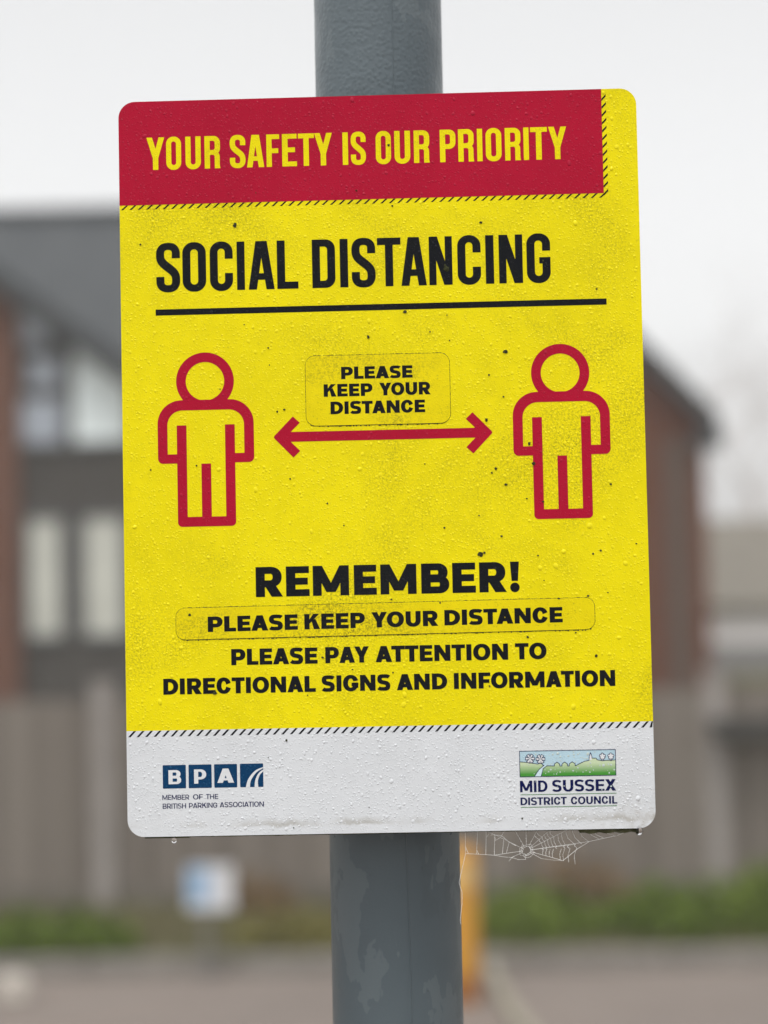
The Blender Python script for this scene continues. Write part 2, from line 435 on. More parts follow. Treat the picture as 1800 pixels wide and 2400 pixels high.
# ------------------------------------------------------------------ materials
def print_mat(name, c, dark, dirt=1.0, rough=.32, dirtcol=(.10, .09, .015), mott=.095, stain=False):
    """printed sign face under a thin film of rain, dust and algae"""
    n = N(name)
    big = n.noise(14, 3, .55); mid = n.noise(110, 4, .65)
    a = tuple(x*(1-mott) for x in c)
    f = n.ramp(n.math('ADD', n.math('MULTIPLY', big, .65), n.math('MULTIPLY', mid, .35)), (.38, .60, 0, 1))
    col = n.mix(f, a, c)
    # algae grain: fine specks, thick only in patches
    patch = n.ramp(n.noise(11, 5, .62, vec=n.mapping((1, 1, 1), (.31, 0, .12)), dist=.7), (.50, .72, 0, 1))
    grain = n.ramp(n.noise(820, 2, .6), (.47, .66, 0, 1))
    grain2 = n.ramp(n.noise(640, 3, .6), (.50, .70, 0, 1))
    d = n.math('MULTIPLY', n.math('MULTIPLY', patch, n.math('MAXIMUM', grain, grain2)), .62*dirt)
    d = n.math('MAXIMUM', d, n.math('MULTIPLY', n.ramp(n.noise(520, 2, .6), (.60, .74, 0, 1)), .22*dirt))
    col = n.mix(d, col, dirtcol)
    if stain:       # silt left where the drips gather above the bottom edge
        sx = n.n('ShaderNodeSeparateXYZ'); n.l(n.tc, sx.inputs[0])
        wob = n.math('MULTIPLY', n.math('SUBTRACT', n.noise(130, 3, .6), .5), .006)
        z = n.math('ADD', sx.outputs[2], wob)
        up = n.ramp(z, (-.2060, -.2048, 0, 1)); dn = n.ramp(z, (-.2042, -.2005, 1, 0))
        k = n.math('MULTIPLY', n.math('MULTIPLY', up, dn), n.ramp(n.noise(32, 4, .6, vec=n.mapping((1, 1, .2))), (.42, .62, .03, .55)))
        col = n.mix(k, col, (.34, .32, .27))
        xr = n.math('MULTIPLY', n.ramp(sx.outputs[0], (.105, .146, 0, 1)), n.ramp(sx.outputs[2], (-.207, -.185, 1, 0)))
        col = n.mix(n.math('MULTIPLY', xr, n.ramp(n.noise(150, 4, .7), (.40, .65, 0, .6))), col, (.36, .33, .28))
    v = n.voro(900); bead = n.ramp(v, (0.0, .5, 1, 0))
    bead = n.math('MULTIPLY', bead, n.ramp(n.noise(300, 2), (.42, .60, 0, 1)))
    nr = n.bump(bead, .60, .00026)
    nr = n.bump(n.noise(22, 2), .22, .0010, nr)
    return n.out(col, n.ramp(mid, (.3, .7, rough-.04, rough+.10)), nr, spec=.05 if max(c) < .1 else .09)

M = {}
M['yellow'] = print_mat('yellow print', (.86, .735, .004), None)
M['sticker'] = print_mat('yellow sticker', (.84, .695, .004), None, dirt=1.5)
M['red'] = print_mat('crimson print', (.43, .006, .032), None, .15, dirtcol=(.12, .01, .015), mott=.10)
M['black'] = print_mat('black print', (.010, .011, .014), None, .5, dirtcol=(.05, .05, .03), rough=.35)
M['white'] = print_mat('white print', (.70, .725, .75), None, .30, dirtcol=(.42, .43, .41), mott=.07, stain=True)
M['white_mark'] = print_mat('white logo print', (.72, .74, .76), None, .1, mott=.04)
M['navy'] = print_mat('navy print', (.004, .045, .125), None, .3, dirtcol=(.02, .05, .08))
M['ink'] = print_mat('dark blue ink', (.008, .012, .075), None, .3, dirtcol=(.02, .02, .06))
M['logo_sky'] = print_mat('pale blue print', (.47, .65, .74), None, .4, dirtcol=(.2, .25, .25))
M['stream'] = print_mat('stream blue print', (.62, .78, .84), None, .3, dirtcol=(.2, .25, .25))
M['green_line'] = print_mat('green print', (.06, .22, .05), None, .3)
n = N('logo hills print')
sx = n.n('ShaderNodeSeparateXYZ'); n.l(n.tc, sx.inputs[0])
gr = n.ramp(sx.outputs[2], (-.1788, -.1730, 0, 1))
colr = n.mix(gr, (.045, .27, .022), (.55, .66, .42))
M['logo_hills'] = n.out(colr, .35)
def water(drop):
    n = N('rain water'); b = n.b
    if drop:
        b.inputs['Base Color'].default_value = (1, 1, 1, 1); b.inputs['Transmission Weight'].default_value = 1
        b.inputs['IOR'].default_value = 1.33; b.inputs['Roughness'].default_value = .02
        return n.m
    return n.m
M['water'] = water(True)
M['grime'] = basic('dark algae', (.045, .048, .022), .95, .5, 700, .8, 1500, .0005, .1)
M['edge'] = basic('grimy sheet edge', (.05, .05, .026), .9, .6, 120, .6, 900, .0005, .1)
M['alu'] = basic('dull aluminium', (.42, .43, .44), .45, .12, 60, .1, 300, .0005, .5)
M['web'] = basic('spider silk', (.85, .85, .83), .5, .05, 200, 0)

# grey post: layers of old paint with flaked patches, dew on the upper part
n = N('grey post paint')
m1 = n.mapping((1, 1, .55)); pn = n.noise(17, 5, .62, vec=m1, dist=.25)
p1 = n.ramp(pn, (.560, .566, 0, 1)); p2 = n.ramp(n.noise(11, 6, .6, vec=n.mapping((1, 1, .7), (3, 1, 2)), dist=.3), (.590, .597, 0, 1))
soft = n.ramp(n.noise(9, 3, .5), (.3, .7, 0, 1))
c0 = n.mix(soft, (.072, .096, .110), (.100, .128, .142))
c1 = n.mix(n.math('MULTIPLY', p1, .34), c0, (.150, .180, .19))
c2 = n.mix(n.math('MULTIPLY', p2, .18), c1, (.052, .068, .074))
c3 = n.mix(n.ramp(n.noise(160, 3, .7), (.70, .76, 0, .7)), c2, (.035, .04, .035))
sx = n.n('ShaderNodeSeparateXYZ'); n.l(n.tc, sx.inputs[0])
dew = n.math('MULTIPLY', n.ramp(n.voro(420, 'SMOOTH_F1'), (0, .6, 1, 0)), n.ramp(sx.outputs[2], (1.98, 2.30, .10, 1)))
nr = n.bump(dew, .38, .0006)
nr = n.bump(n.noise(600, 3, .6), .20, .0004, nr)
nr = n.bump(n.math('SUBTRACT', p1, p2), .10, .0002, nr)
M['post'] = n.out(c3, n.ramp(n.noise(40, 4), (.3, .7, .27, .44)), nr, spec=.55)

# ------------------------------------------------------------------ ground
def sheet(name, pts, z, m, kind='structure', sub=None):
    b = MB(); b.add([(x, y, z) for x, y in pts], [tuple(range(len(pts)))])
    o = b.build(name, m); return tag(o, kind=kind)
n = N('damp asphalt')
c = n.mix(n.ramp(n.noise(.7, 5, .6), (.3, .7, 0, 1)), (.150, .119, .100), (.197, .158, .133))
c = n.mix(n.ramp(n.noise(60, 3, .7), (.4, .62, 0, .5)), c, (.13, .118, .108))
M['asphalt'] = n.out(c, n.ramp(n.noise(.9, 3), (.35, .65, .45, .8)), n.bump(n.noise(120, 3), .5, .004))
n = N('rough verge')
c = n.mix(n.ramp(n.noise(1.3, 4, .6), (.35, .65, 0, 1)), (.125, .100, .060), (.10, .098, .045))
c = n.mix(n.ramp(n.noise(25, 4, .7), (.4, .65, 0, .8)), c, (.055, .06, .025))
M['verge'] = n.out(c, .95, n.bump(n.noise(30, 5), .8, .04), spec=.15)
M['kerb'] = basic('kerb concrete', (.20, .185, .165), .85, .2, 8, .4, 90, .004)
M['pale_kerb'] = basic('pale kerb concrete', (.50, .46, .41), .8, .15, 8, .4, 90, .004)
sheet('ground', [(-190, -50), (190, -50), (190, 240), (-190, 240)], 0.0, M['asphalt'])
# verge: rises gently and climbs a bank behind the fence
b = MB(); ys = [12.78, 13.3, 14.5, 16.0, 18.0, 24.0, 28.0, 60.0, 120.0]; zs = [.05, .06, .06, .04, .25, 1.1, 1.25, 1.3, 1.4]; xs = np.linspace(-60, 60, 61)
vs = [(x, y, z+.015*math.sin(x*1.7+y)*(1 if y < 17 else 0)) for y, z in zip(ys, zs) for x in xs]
fs = [(j*61+i, j*61+i+1, (j+1)*61+i+1, (j+1)*61+i) for j in range(len(ys)-1) for i in range(60)]
tag(b.add(vs, fs).build('verge', M['verge'], smooth=True), kind='structure')
b = MB()
for i in range(60):
    x = -27+i*.915; b.box(x, 12.62, -.1, x+.905, 12.77, .115+random.uniform(-.003, .003), .012)
tag(b.build('kerb', M['kerb']), kind='structure')
b = MB(); pp = []
for i in range(15):
    t = i/14; pp.append((.20+.05*t+.14*t*t, 12.60-2.6*t))
for (xa, ya), (xb, yb) in zip(pp[:-1], pp[1:]):
    b.add([(xa, ya, 0), (xb, yb, 0), (xb+.075, yb, 0), (xa+.075, ya, 0), (xa, ya, .06), (xb, yb, .06), (xb+.075, yb, .06), (xa+.075, ya, .06)],
          [(4,5,6,7), (0,1,5,4), (1,2,6,5), (2,3,7,6), (3,0,4,7)])
M['dull_kerb'] = basic('worn kerb edging', (.25, .23, .18), .85, .2, 8, .4, 90, .004)
tag(b.build('pale_kerb', M['dull_kerb']), kind='structure')
# grass on the verge
b = MB(); gn = 6000
for i in range(gn):
    x = random.uniform(-5.5, 5); y = random.uniform(12.9, 15.9); z = .06
    if random.random() < .45 and -.2 < x < 0: continue
    hgt = random.uniform(.03, .11); a = random.uniform(0, 6.28); lx, ly = random.uniform(-.06, .06), random.uniform(-.06, .06); q = .006
    b.add([(x-q*math.cos(a), y-q*math.sin(a), z-.02), (x+q*math.cos(a), y+q*math.sin(a), z-.02), (x+lx*.4+q*.6*math.cos(a), y+ly*.4, z+hgt*.6), (x+lx, y+ly, z+hgt)], [(0,1,2), (0,2,3)])
M['grass'] = basic('winter grass', (.125, .115, .05), .8, .6, 2.2, 0)
tag(b.build('grass', M['grass']), 'short damp winter grass along the foot of the grey fence', 'grass', kind='stuff')

# ------------------------------------------------------------------ fence
def board_mat(name, lo, hi):
    n = N(name)
    sx = n.n('ShaderNodeSeparateXYZ'); n.l(n.tc, sx.inputs[0])
    fl = n.math('FLOOR', n.math('DIVIDE', sx.outputs[0], .125), 0)
    wn = n.n('ShaderNodeTexWhiteNoise', noise_dimensions='1D'); n.l(fl, wn.inputs['W'])
    grain = n.noise(7, 5, .65, vec=n.mapping((9, 9, .6)))
    f = n.math('ADD', n.math('MULTIPLY', wn.outputs['Value'], .45), n.math('MULTIPLY', grain, .5))
    c = n.mix(n.ramp(f, (.15, .75, 0, 1)), lo, hi)
    return n.out(c, .85, n.bump(grain, .4, .01), spec=.2)
M['board'] = board_mat('weathered boards', (.138, .118, .100), (.232, .204, .176))
M['fpost'] = basic('fence post wood', (.29, .265, .245), .85, .15, 6, .3, 30, .01, .2)
M['gboard'] = basic('gravel board', (.15, .135, .115), .9, .2, 5, .3, 40, .01, .2)
FY = 16.0
fence = empty('board_fence', (0, FY, 0), 'long weathered grey close board fence behind the verge', 'fence')
px0 = -2.72
for k in range(-8, 10):
    xa = px0+2.4*k
    MB().box(xa-.085, -.06, -.2, xa+.085, .10, 1.78, .012).box(xa-.1, -.075, 1.78, xa+.1, .115, 1.815, .008).build('post', M['fpost'], fence)
    if k == 9: break
    b = MB(); x = xa+.09; i = 0
    while x < xa+2.4-.09-.01:
        x1 = min(x+.125, xa+2.4-.09); dy = 0 if i % 2 else .016
        b.box(x, dy, .2, x1-.004, dy+.018, 1.66+random.uniform(-.012, .012)); x += .125; i += 1
    b.build('board_panel', M['board'], fence)
    MB().box(xa+.09, .04, .45, xa+2.31, .085, .53).box(xa+.09, .04, 1.3, xa+2.31, .085, 1.38).build('rail', M['fpost'], fence)
    MB().box(xa+.086, -.005, -.05, xa+2.314, .035, .195, .006).build('gravel_board', M['gboard'], fence)
M['dark'] = basic('dark tarred wood', (.055, .055, .050), .7, .3, 10, .3, 60, .01)
t = empty('hanging_trough', (2.36, 15.93, 1.27), 'dark horizontal trough hung near the top of the fence at the right edge', 'trough')
MB().prism([(-.34, .13), (.34, .13), (.31, .01), (-.31, .01)], -.16, .02).build('body', M['dark'], t)
MB().box(-.36, -.175, .13, .36, -.14, .15, .006).box(-.36, .0, .13, .36, .03, .15, .006).build('rim', M['dark'], t)
for s_ in (-.22, .22):
    MB().box(s_-.015, -.18, -.01, s_+.015, .045, .0).box(s_-.015, .031, 0, s_+.015, .045, .26).build('bracket', M['dark'], t)

# ------------------------------------------------------------------ houses
def brick_mat(name, a, b_, mortar):
    n = N(name)
    br = n.n('ShaderNodeTexBrick', i_Scale=1.0, i_Mortar_Size=.010, i_Brick_Width=.225, i_Row_Height=.075)
    br.inputs['Color1'].default_value = a+(1,); br.inputs['Color2'].default_value = b_+(1,); br.inputs['Mortar'].default_value = mortar+(1,)
    mp = n.n('ShaderNodeMapping'); mp.inputs['Rotation'].default_value = (R(90), 0, 0)
    n.l(n.tc, mp.inputs[0]); n.l(mp.outputs[0], br.inputs['Vector'])
    c = n.mix(n.ramp(n.noise(1.2, 5), (.35, .65, 0, .5)), br.outputs[0], tuple(x*.7 for x in a))
    return n.out(c, .85, n.bump(br.outputs['Fac'], .3, .01), spec=.2)
M['brick'] = brick_mat('brown brick', (.165, .066, .038), (.125, .048, .028), (.13, .09, .07))
M['brick2'] = brick_mat('dark brown brick', (.148, .037, .011), (.115, .030, .010), (.10, .07, .05))
n = N('slate roof')
br = n.n('ShaderNodeTexBrick', i_Scale=1.0, i_Mortar_Size=.012, i_Brick_Width=.3, i_Row_Height=.2)
br.inputs['Color1'].default_value = (.036, .042, .047, 1); br.inputs['Color2'].default_value = (.050, .056, .060, 1); br.inputs['Mortar'].default_value = (.02, .022, .025, 1)
n.l(n.tc, br.inputs['Vector'])
M['slate'] = n.out(br.outputs[0], .6, n.bump(br.outputs['Fac'], .3, .01), spec=.3)
M['fascia'] = basic('dark fascia', (.045, .05, .052), .6, .15, 5, 0)
M['spandrel'] = basic('dark cladding', (.062, .056, .050), .75, .2, 3, .2, 30, .01, .2)
M['wframe'] = basic('grey window frame', (.12, .125, .13), .5, .1, 5, 0)
M['glass_pale'] = basic('window glass with pale curtain', (.80, .87, .87), .15, .12, 1.6, 0, spec=.6)
M['glass_mid'] = basic('window glass with painted cloud reflection', (.32, .35, .40), .12, .35, 1.3, 0, spec=.6)  # cloud reflection is put into the base colour of the panes
M['blind'] = basic('cream blind behind glass', (.54, .54, .48), .3, .10, 1.5, 0, spec=.4)
M['pipe'] = basic('grey tile strip', (.088, .056, .040), .6, .1, 3, 0)

HY = 29.0
hz = .17
house = empty('brick_house', (-6.6, HY, 1.2), 'brick house left of the sign with slate roof and glazed gable bay', 'house')
def L(x, z): return (x+6.6, z-1.2)                  # world x,z -> house frame (y stays relative to HY)
def hbox(b, x0, y0, z0, x1, y1, z1, c=0): return b.box(x0+6.6, y0, z0-1.2, x1+6.6, y1, z1-1.2, c)
# main body and roof
b = MB(); hbox(b, -15, 1.0, 0.9, -3.3, 8.0, 6.1); b.build('wall', M['brick'], house)
def slab(b, pts, th=.14):
    """sloped slab from 4 corner points, thickness downward"""
    vs = [tuple(p) for p in pts]+[(p[0], p[1], p[2]-th) for p in pts]
    return b.add(vs, [(0,1,2,3), (7,6,5,4), (0,4,5,1), (1,5,6,2), (2,6,7,3), (3,7,4,0)])
b = MB()
A_ = [(-15.3, .7, 6.05), (-3.0, .7, 6.05), (-3.0, 4.5, 9.03), (-15.3, 4.5, 9.03)]
slab(b, [(x+6.6, y, z-1.2) for x, y, z in A_])
A_ = [(-15.3, 4.5, 9.03), (-3.0, 4.5, 9.03), (-3.0, 8.3, 6.05), (-15.3, 8.3, 6.05)]
slab(b, [(x+6.6, y, z-1.2) for x, y, z in A_])
b.prism([(-15.3+6.6, 7.80), (-3.0+6.6, 7.80), (-3.0+6.6, 7.95), (-15.3+6.6, 7.95)], 4.38, 4.62)
roof = b.build('roof', M['slate'], house)
# gable wall of main roof
for gx in (-14.99, -3.31):
    MB().add([(gx+6.6, 1.0, 4.9), (gx+6.6, 8.0, 4.9), (gx+6.6, 4.5, 7.6)], [(0,1,2)]).build('gable_wall', M['brick'], house)
# projecting bay : apex x -6.6, z 7.72 ; slope .752
def verge(x): return 7.72-.752*abs(x+6.6)
XE = 3.3
b = MB(); b.prism([L(-6.6-XE, .9), L(-6.6+XE, .9), L(-6.6+XE, verge(-6.6+XE)-.14), L(-6.6, 7.58), L(-6.6-XE, verge(-6.6-XE)-.14)], .05, 1.0)
b.build('bay_wall', M['spandrel'], house)
b = MB(); b.prism([L(-7.27, .9), L(-5.93, .9), L(-5.93, verge(-5.93)-.20), L(-6.6, 7.5), L(-7.27, verge(-5.93)-.20)], -.12, .05)
b.build('chimney_breast', M['brick'], house)
b = MB()
for s_ in (-1, 1):
    x1 = -6.6+s_*(XE+.3)
    slab(b, [(0, -.35, 7.74-1.2), (x1+6.6, -.35, verge(x1)+.02-1.2), (x1+6.6, 3.0, verge(x1)+.02-1.2), (0, 3.0, 7.74-1.2)][::s_])
b.build('bay_roof', M['slate'], house)
b = MB()
for s_ in (-1, 1):
    x1 = s_*(XE+.3)
    b.prism([(0, 6.40), (x1, verge(-6.6+x1)-1.34), (x1, verge(-6.6+x1)-1.54), (0, 6.2)][::s_], -.38, -.34)
b.build('barge_board', M['fascia'], house)
def window(x0, x1, z0, z1, mat, slope=False, y=-.02):
    """frame with one pane; the top follows the gable when slope is set"""
    def top(x): return verge(x)-.36 if slope else z1
    t0, t1 = top(x0), top(x1)
    o = [L(x0-.07, z0-.07), L(x1+.07, z0-.07), L(x1+.07, top(x1+.07)+.07 if slope else t1+.07), L(x0-.07, top(x0-.07)+.07 if slope else t0+.07)]
    i = [L(x0, z0), L(x1, z0), L(x1, t1), L(x0, t0)]
    vs = [(x, y, z) for x, z in o]+[(x, y, z) for x, z in i]+[(x, y+.06, z) for x, z in o]+[(x, y+.06, z) for x, z in i]
    fs = []
    for k in range(4):
        q = (k+1) % 4
        fs += [(k, q, q+4, k+4), (k+4, q+4, q+12, k+12), (k, k+8, q+8, q)]
    fr = MB().add(vs, fs).build('window', M['wframe'], house)
    p_ = MB().prism(i, y+.03, y+.05).build('pane', M[mat], fr)
    return fr
for mir in (1, -1):
    def X(x): return x if mir == 1 else -13.2-x
    def win(xa, xb, *a, **k):
        xa, xb = sorted((X(xa), X(xb))); return window(xa, xb, *a, **k)
    win(-5.90, -5.33, 4.95, 5.55, 'glass_mid')
    win(-5.78, -5.36, 5.74, 6.12, 'glass_mid')
    win(-5.88, -5.52, 6.33, 6.6, 'glass_mid', slope=True)
    win(-5.16, -4.38, 4.95, 6.0, 'glass_pale', slope=True)
    win(-5.80, -5.37, 2.27, 3.87, 'blind')
    win(-5.02, -4.50, 2.27, 3.87, 'blind')

# right-hand house: gable end
rh = empty('gable_house', (.5, 32.0, 1.2), 'dark brick house with steep gable end, right of the sign', 'house')
AX, AZ, SL = .5, 9.25, 1.055
def rv(x): return AZ-SL*abs(x-AX)
b = MB(); b.prism([(-3.38, -.4), (3.47, -.4), (3.47, rv(3.97)-1.2-.25), (0, AZ-1.2-.25), (-3.38, rv(3.9)-1.2-.25)], .3, 9.0)
b.build('wall', M['brick2'], rh)
b = MB()
for s_ in (-1, 1):
    x1 = s_*3.66
    slab(b, [(0, 0, AZ-1.2), (x1, 0, AZ-1.2-SL*3.66), (x1, 9.3, AZ-1.2-SL*3.66), (0, 9.3, AZ-1.2)][::s_], .2)
b.build('roof', M['slate'], rh)
b = MB()
for s_ in (-1, 1):
    x1 = s_*3.66
    b.prism([(0, AZ-1.16), (x1, AZ-1.16-SL*3.66), (x1, AZ-1.48-SL*3.66), (0, AZ-1.48)][::s_], -.04, .0)
b.build('barge_board', M['fascia'], rh)
MB().box(3.30, .0, 3.72, 3.72, .30, 4.0, .02).build('eaves_box', M['fascia'], rh)
MB().box(2.83, .27, .0, 3.20, .30, 3.9).build('tile_strip', M['pipe'], rh)
for xx in (-1.4, .9):
    for zz in (.9, 3.6):
        fr = MB().box(xx, .255, zz, xx+1.0, .30, zz+1.2).build('window', M['wframe'], rh)
        MB().box(xx+.07, .245, zz+.07, xx+.47, .252, zz+1.13).box(xx+.53, .245, zz+.07, xx+.93, .252, zz+1.13).build('pane', M['glass_mid'], fr)

# far low building on the right
M['far_roof'] = basic('beige tiled roof', (.155, .140, .115), .8, .15, 2, .2, 10, .03)
M['far_wall'] = basic('pale render', (.74, .71, .70), .8, .08, 2, 0)
M['far_base'] = basic('grey plinth', (.22, .215, .21), .8, .1, 2, 0)
fb = empty('low_building', (10.0, 45.0, 1.0), 'far low building with beige roof and pale wall, beyond the gable house', 'building')
MB().box(-5.0, .6, .9, 6, 7, 1.75).build('wall', M['far_wall'], fb)
MB().box(-5.02, .57, -.6, 6.02, 7, .9).build('plinth', M['far_base'], fb)
b = MB(); slab(b, [(-5.3, .42, 1.72), (6.3, .42, 1.72), (6.3, 3.8, 3.72), (-5.3, 3.8, 3.72)]); slab(b, [(-5.3, 3.8, 3.72), (6.3, 3.8, 3.72), (6.3, 7.4, 1.62), (-5.3, 7.4, 1.62)])
b.build('roof', M['far_roof'], fb)

# ------------------------------------------------------------------ plants
def leaves(n_, fn, size, seed):
    r = random.Random(seed); b = MB()
    for i in range(n_):
        p = Vector(fn(r)); nrm = Vector((r.gauss(0, 1), r.gauss(0, 1), r.gauss(.6, 1))).normalized()
        u = nrm.orthogonal().normalized(); v = nrm.cross(u); a = r.uniform(0, 6.28)
        u, v = u*math.cos(a)+v*math.sin(a), v*math.cos(a)-u*math.sin(a)
        s_ = size*r.uniform(.6, 1.3)
        b.add([p-u*s_, p-v*s_*.45+nrm*s_*.1, p+u*s_, p+v*s_*.45+nrm*s_*.1], [(0,1,2,3)])
    return b
M['leaf'] = basic('green leaf', (.092, .138, .009), .55, .5, 6, 0)
M['leaf2'] = basic('mid green leaf', (.108, .155, .012), .55, .5, 6, 0)
M['ivy'] = basic('yellowing leaf', (.15, .135, .03), .6, .5, 5, 0)
M['dry'] = basic('dry brown leaf', (.20, .125, .05), .7, .4, 5, 0)
M['stem'] = basic('brown stem', (.10, .07, .045), .9, .3, 10, 0)
def shrub(x, y, rx, ry, h, m, label, n_, seed, size=.035):
    t = empty('shrub', (x, y, .05), label, 'shrub', 'shrubs at the foot of the fence')
    def fn(r):
        while True:
            a, c, d = r.uniform(-1, 1), r.uniform(-1, 1), r.random()
            top = (1-.55*a*a-.35*c*c)*(.72+.28*math.sin(a*7+seed)*math.cos(c*5+seed*2))
            if a*a+c*c < 1 and d < top: return (a*rx, c*ry, d*h)
    leaves(n_, fn, size, seed).build('foliage', m, t)
    r = random.Random(seed+99); b = MB()
    for i in range(14):
        a = r.uniform(-.7, .7); c = r.uniform(-.7, .7)
        b.tube([(a*rx*.3, c*ry*.3, -.03), (a*rx*.7, c*ry*.7, h*.35), (a*rx, c*ry, h*.72)], .008, 5, .003)
    b.build('stems', M['stem'], t)
shrub(-2.72, 13.4, .66, .42, .34, M['leaf'], 'low dark green shrub at the left edge of the verge', 3200, 3)
shrub(-1.08, 13.7, .42, .45, .24, M['ivy'], 'yellowing leafy shrub between the small blue sign and the grey pole', 1300, 5)
shrub(-1.55, 15.6, .4, .25, .36, M['dry'], 'dry brown shrub against the fence behind the small blue sign', 420, 6)
shrub(.55, 13.9, .48, .60, .40, M['leaf2'], 'green shrub right behind the yellow bollard', 2600, 8)
shrub(1.47, 13.9, .50, .6, .40, M['leaf'], 'broad dark green shrub in the middle of the right verge', 4200, 9)
shrub(2.25, 14.0, .60, .65, .56, M['leaf2'], 'tallest green shrub, at the right edge of the verge', 3800, 10)
shrub(.95, 15.65, .45, .2, .50, M['dry'], 'thin dry brown shrub against the fence right of the pole', 420, 12)

M['bark'] = basic('pale brown bark', (.30, .25, .225), .9, .3, 3, 0)
def bare_tree(x, y, H, seed, label):
    t = empty('bare_tree', (x, y, 1.2), label, 'tree', 'bare trees in the mist')
    r = random.Random(seed); tr = MB(); cr = MB()
    tr.tube([(0, 0, -.3), (r.uniform(-.1, .1), 0, H*.2), (r.uniform(-.2, .2), 0, H*.45)], .26, 10, .17)
    top = Vector(tr.v[-5])
    def grow(p, d, l, rad, k):
        q = p+d*l; m_ = p+d*l*.5+Vector((r.uniform(-.05, .05)*l, r.uniform(-.05, .05)*l, 0))
        cr.tube([p, m_, q], rad, 3, rad*.5)
        if k == 0: return
        for i in range(3 if k > 1 else 4):
            e = (d+Vector((r.gauss(0, .42), r.gauss(0, .42), r.gauss(.08, .25)))).normalized()
            grow(p+d*l*r.uniform(.55, 1), e, l*r.uniform(.55, .8), rad*.45, k-1)
    for i in range(7):
        a = i*2.4; grow(Vector((0, 0, H*r.uniform(.25, .45))), Vector((math.cos(a)*.6, math.sin(a)*.6, r.uniform(.7, 1.3))).normalized(), H*.24, .075, 3)
    tr.build('trunk', M['bark'], t, True); cr.build('crown', M['bark'], t)
bare_tree(10.6, 105, 21.0, 1, 'bare tree fading into mist just above the roof of the gable house')
bare_tree(15.6, 112, 19.0, 2, 'bare tree fading into mist at the right edge, above the low building')

# ------------------------------------------------------------------ small street furniture
M['amber'] = basic('amber yellow paint', (.58, .28, .03), .45, .12, 5, .1, 60, .003, .4)
M['amber2'] = basic('amber with painted light bleed', (.66, .43, .16), .4, .1, 5, 0)  # paler tone stands in for blurred light bleeding over the bollard top
M['rusty'] = basic('rusty orange paint', (.30, .12, .03), .7, .25, 12, .2, 60, .004)
M['bluepanel'] = basic('pale blue panel', (.27, .42, .60), .4, .06, 5, 0)
M['whitepanel'] = basic('white panel', (.60, .61, .63), .4, .05, 5, 0)
M['greypost'] = basic('grey galvanised post', (.17, .165, .155), .5, .1, 8, 0)
bo = empty('bollard', (.060, 11.5, 0), 'amber yellow bollard with pale light bleed painted near the top, half hidden behind the pole', 'bollard')
MB().lathe(0, 0, [(.095, .16), (.095, .66)], 40).build('shaft', M['amber'], bo, False)
MB().lathe(0, 0, [(.098, .66), (.098, .79)], 40).build('light_bleed_band', M['amber2'], bo, False)  # added ring, carries the painted light bleed
MB().lathe(0, 0, [(.095, .79), (.093, .82), (.08, .855), (.05, .875), (.01, .88)], 40).build('cap', M['amber'], bo, True)
MB().lathe(0, 0, [(.099, -.02), (.099, .14), (.096, .16)], 40).build('foot', M['rusty'], bo, False)
ns = empty('small_sign', (-1.505, 12.5, 0), 'small blue and white sign on a short post, left of the pole', 'sign')
MB().prism(rrect(-.145, .425, .145, .70, .02), 0, .006).build('plate', M['whitepanel'], ns)
MB().prism(rrect(-.135, .47, -.01, .685, .01), -.003, -.001).build('blue_panel', M['bluepanel'], ns)
MB().lathe(-.03, .03, [(.022, -.05), (.022, .68)], 20).build('post', M['greypost'], ns, False)
MB().box(-.06, .007, .52, .0, .012, .58).build('clamp', M['greypost'], ns)
kb = MB().box(-.1, -.09, 0, .1, .09, .15, .02).box(-.07, -.06, .15, .07, .06, .165, .006)
o = kb.build('concrete_block', M['pale_kerb']); o.location = (-2.60, 11.75, .0); o.rotation_euler.z = .2
tag(o, 'small pale concrete block standing on the ground at the bottom left corner', 'block')

# ------------------------------------------------------------------ grey pole
PY = .068; PR = .0385
po = empty('steel_pole', (0, PY, 0), 'grey painted steel pole carrying the yellow notice sign', 'pole')
b = MB(); prof = [(PR, -.3)]+[(PR, .1*i) for i in range(0, 43)]
b.lathe(0, 0, prof, 128).build('shaft', M['post'], po, True)
MB().lathe(0, 0, [(PR+.012, -.02), (PR+.012, .05), (PR+.002, .062)], 64).build('base_collar', M['post'], po, False)
MB().lathe(0, 0, [(PR+.002, 4.19), (PR+.002, 4.225), (PR*.7, 4.245), (.004, 4.25)], 64).build('cap', M['post'], po, True)
b = MB(); pts = []
for i in range(240):
    z = .1+i*.0172
    a = R(-90+14+2.0*math.sin(z*9)+.9*math.sin(z*31)); rr = PR-.0001
    pts.append((rr*math.cos(a), rr*math.sin(a), z))
b.tube(pts, .00045, 6).build('seam', M['post'], po, True)

# ------------------------------------------------------------------ the notice sign
sg = empty('notice_sign', (0, 0, SZ), 'yellow, red and white social distancing notice with rain drops, on the grey pole', 'sign')
HW, HH, CR_ = 148.5, 210.0, 9.5
def P3(pts): return [(x/1000, z/1000) for x, z in pts]
MB().prism(P3(rrect(-HW, -HH, HW, HH, CR_, n=12)), 0, .0028).build('plate', M['alu'], sg)
Y1, Y2, Y3 = -.00003, -.00007, -.00011
def panel(name, pts, m, y): return flat([[pts]], name, M[m], sg, y)
panel('yellow_panel', rrect(-HW, -150.4, HW, HH, CR_, (0,0,1,1)), 'yellow', Y1)
panel('footer_panel', rrect(-HW, -HH, HW, -150.4, CR_, (1,1,0,0)), 'white', Y1)
panel('header_band', rrect(-HW, 149.85, 128.7, HH, CR_, (0,0,0,1)), 'red', Y2)
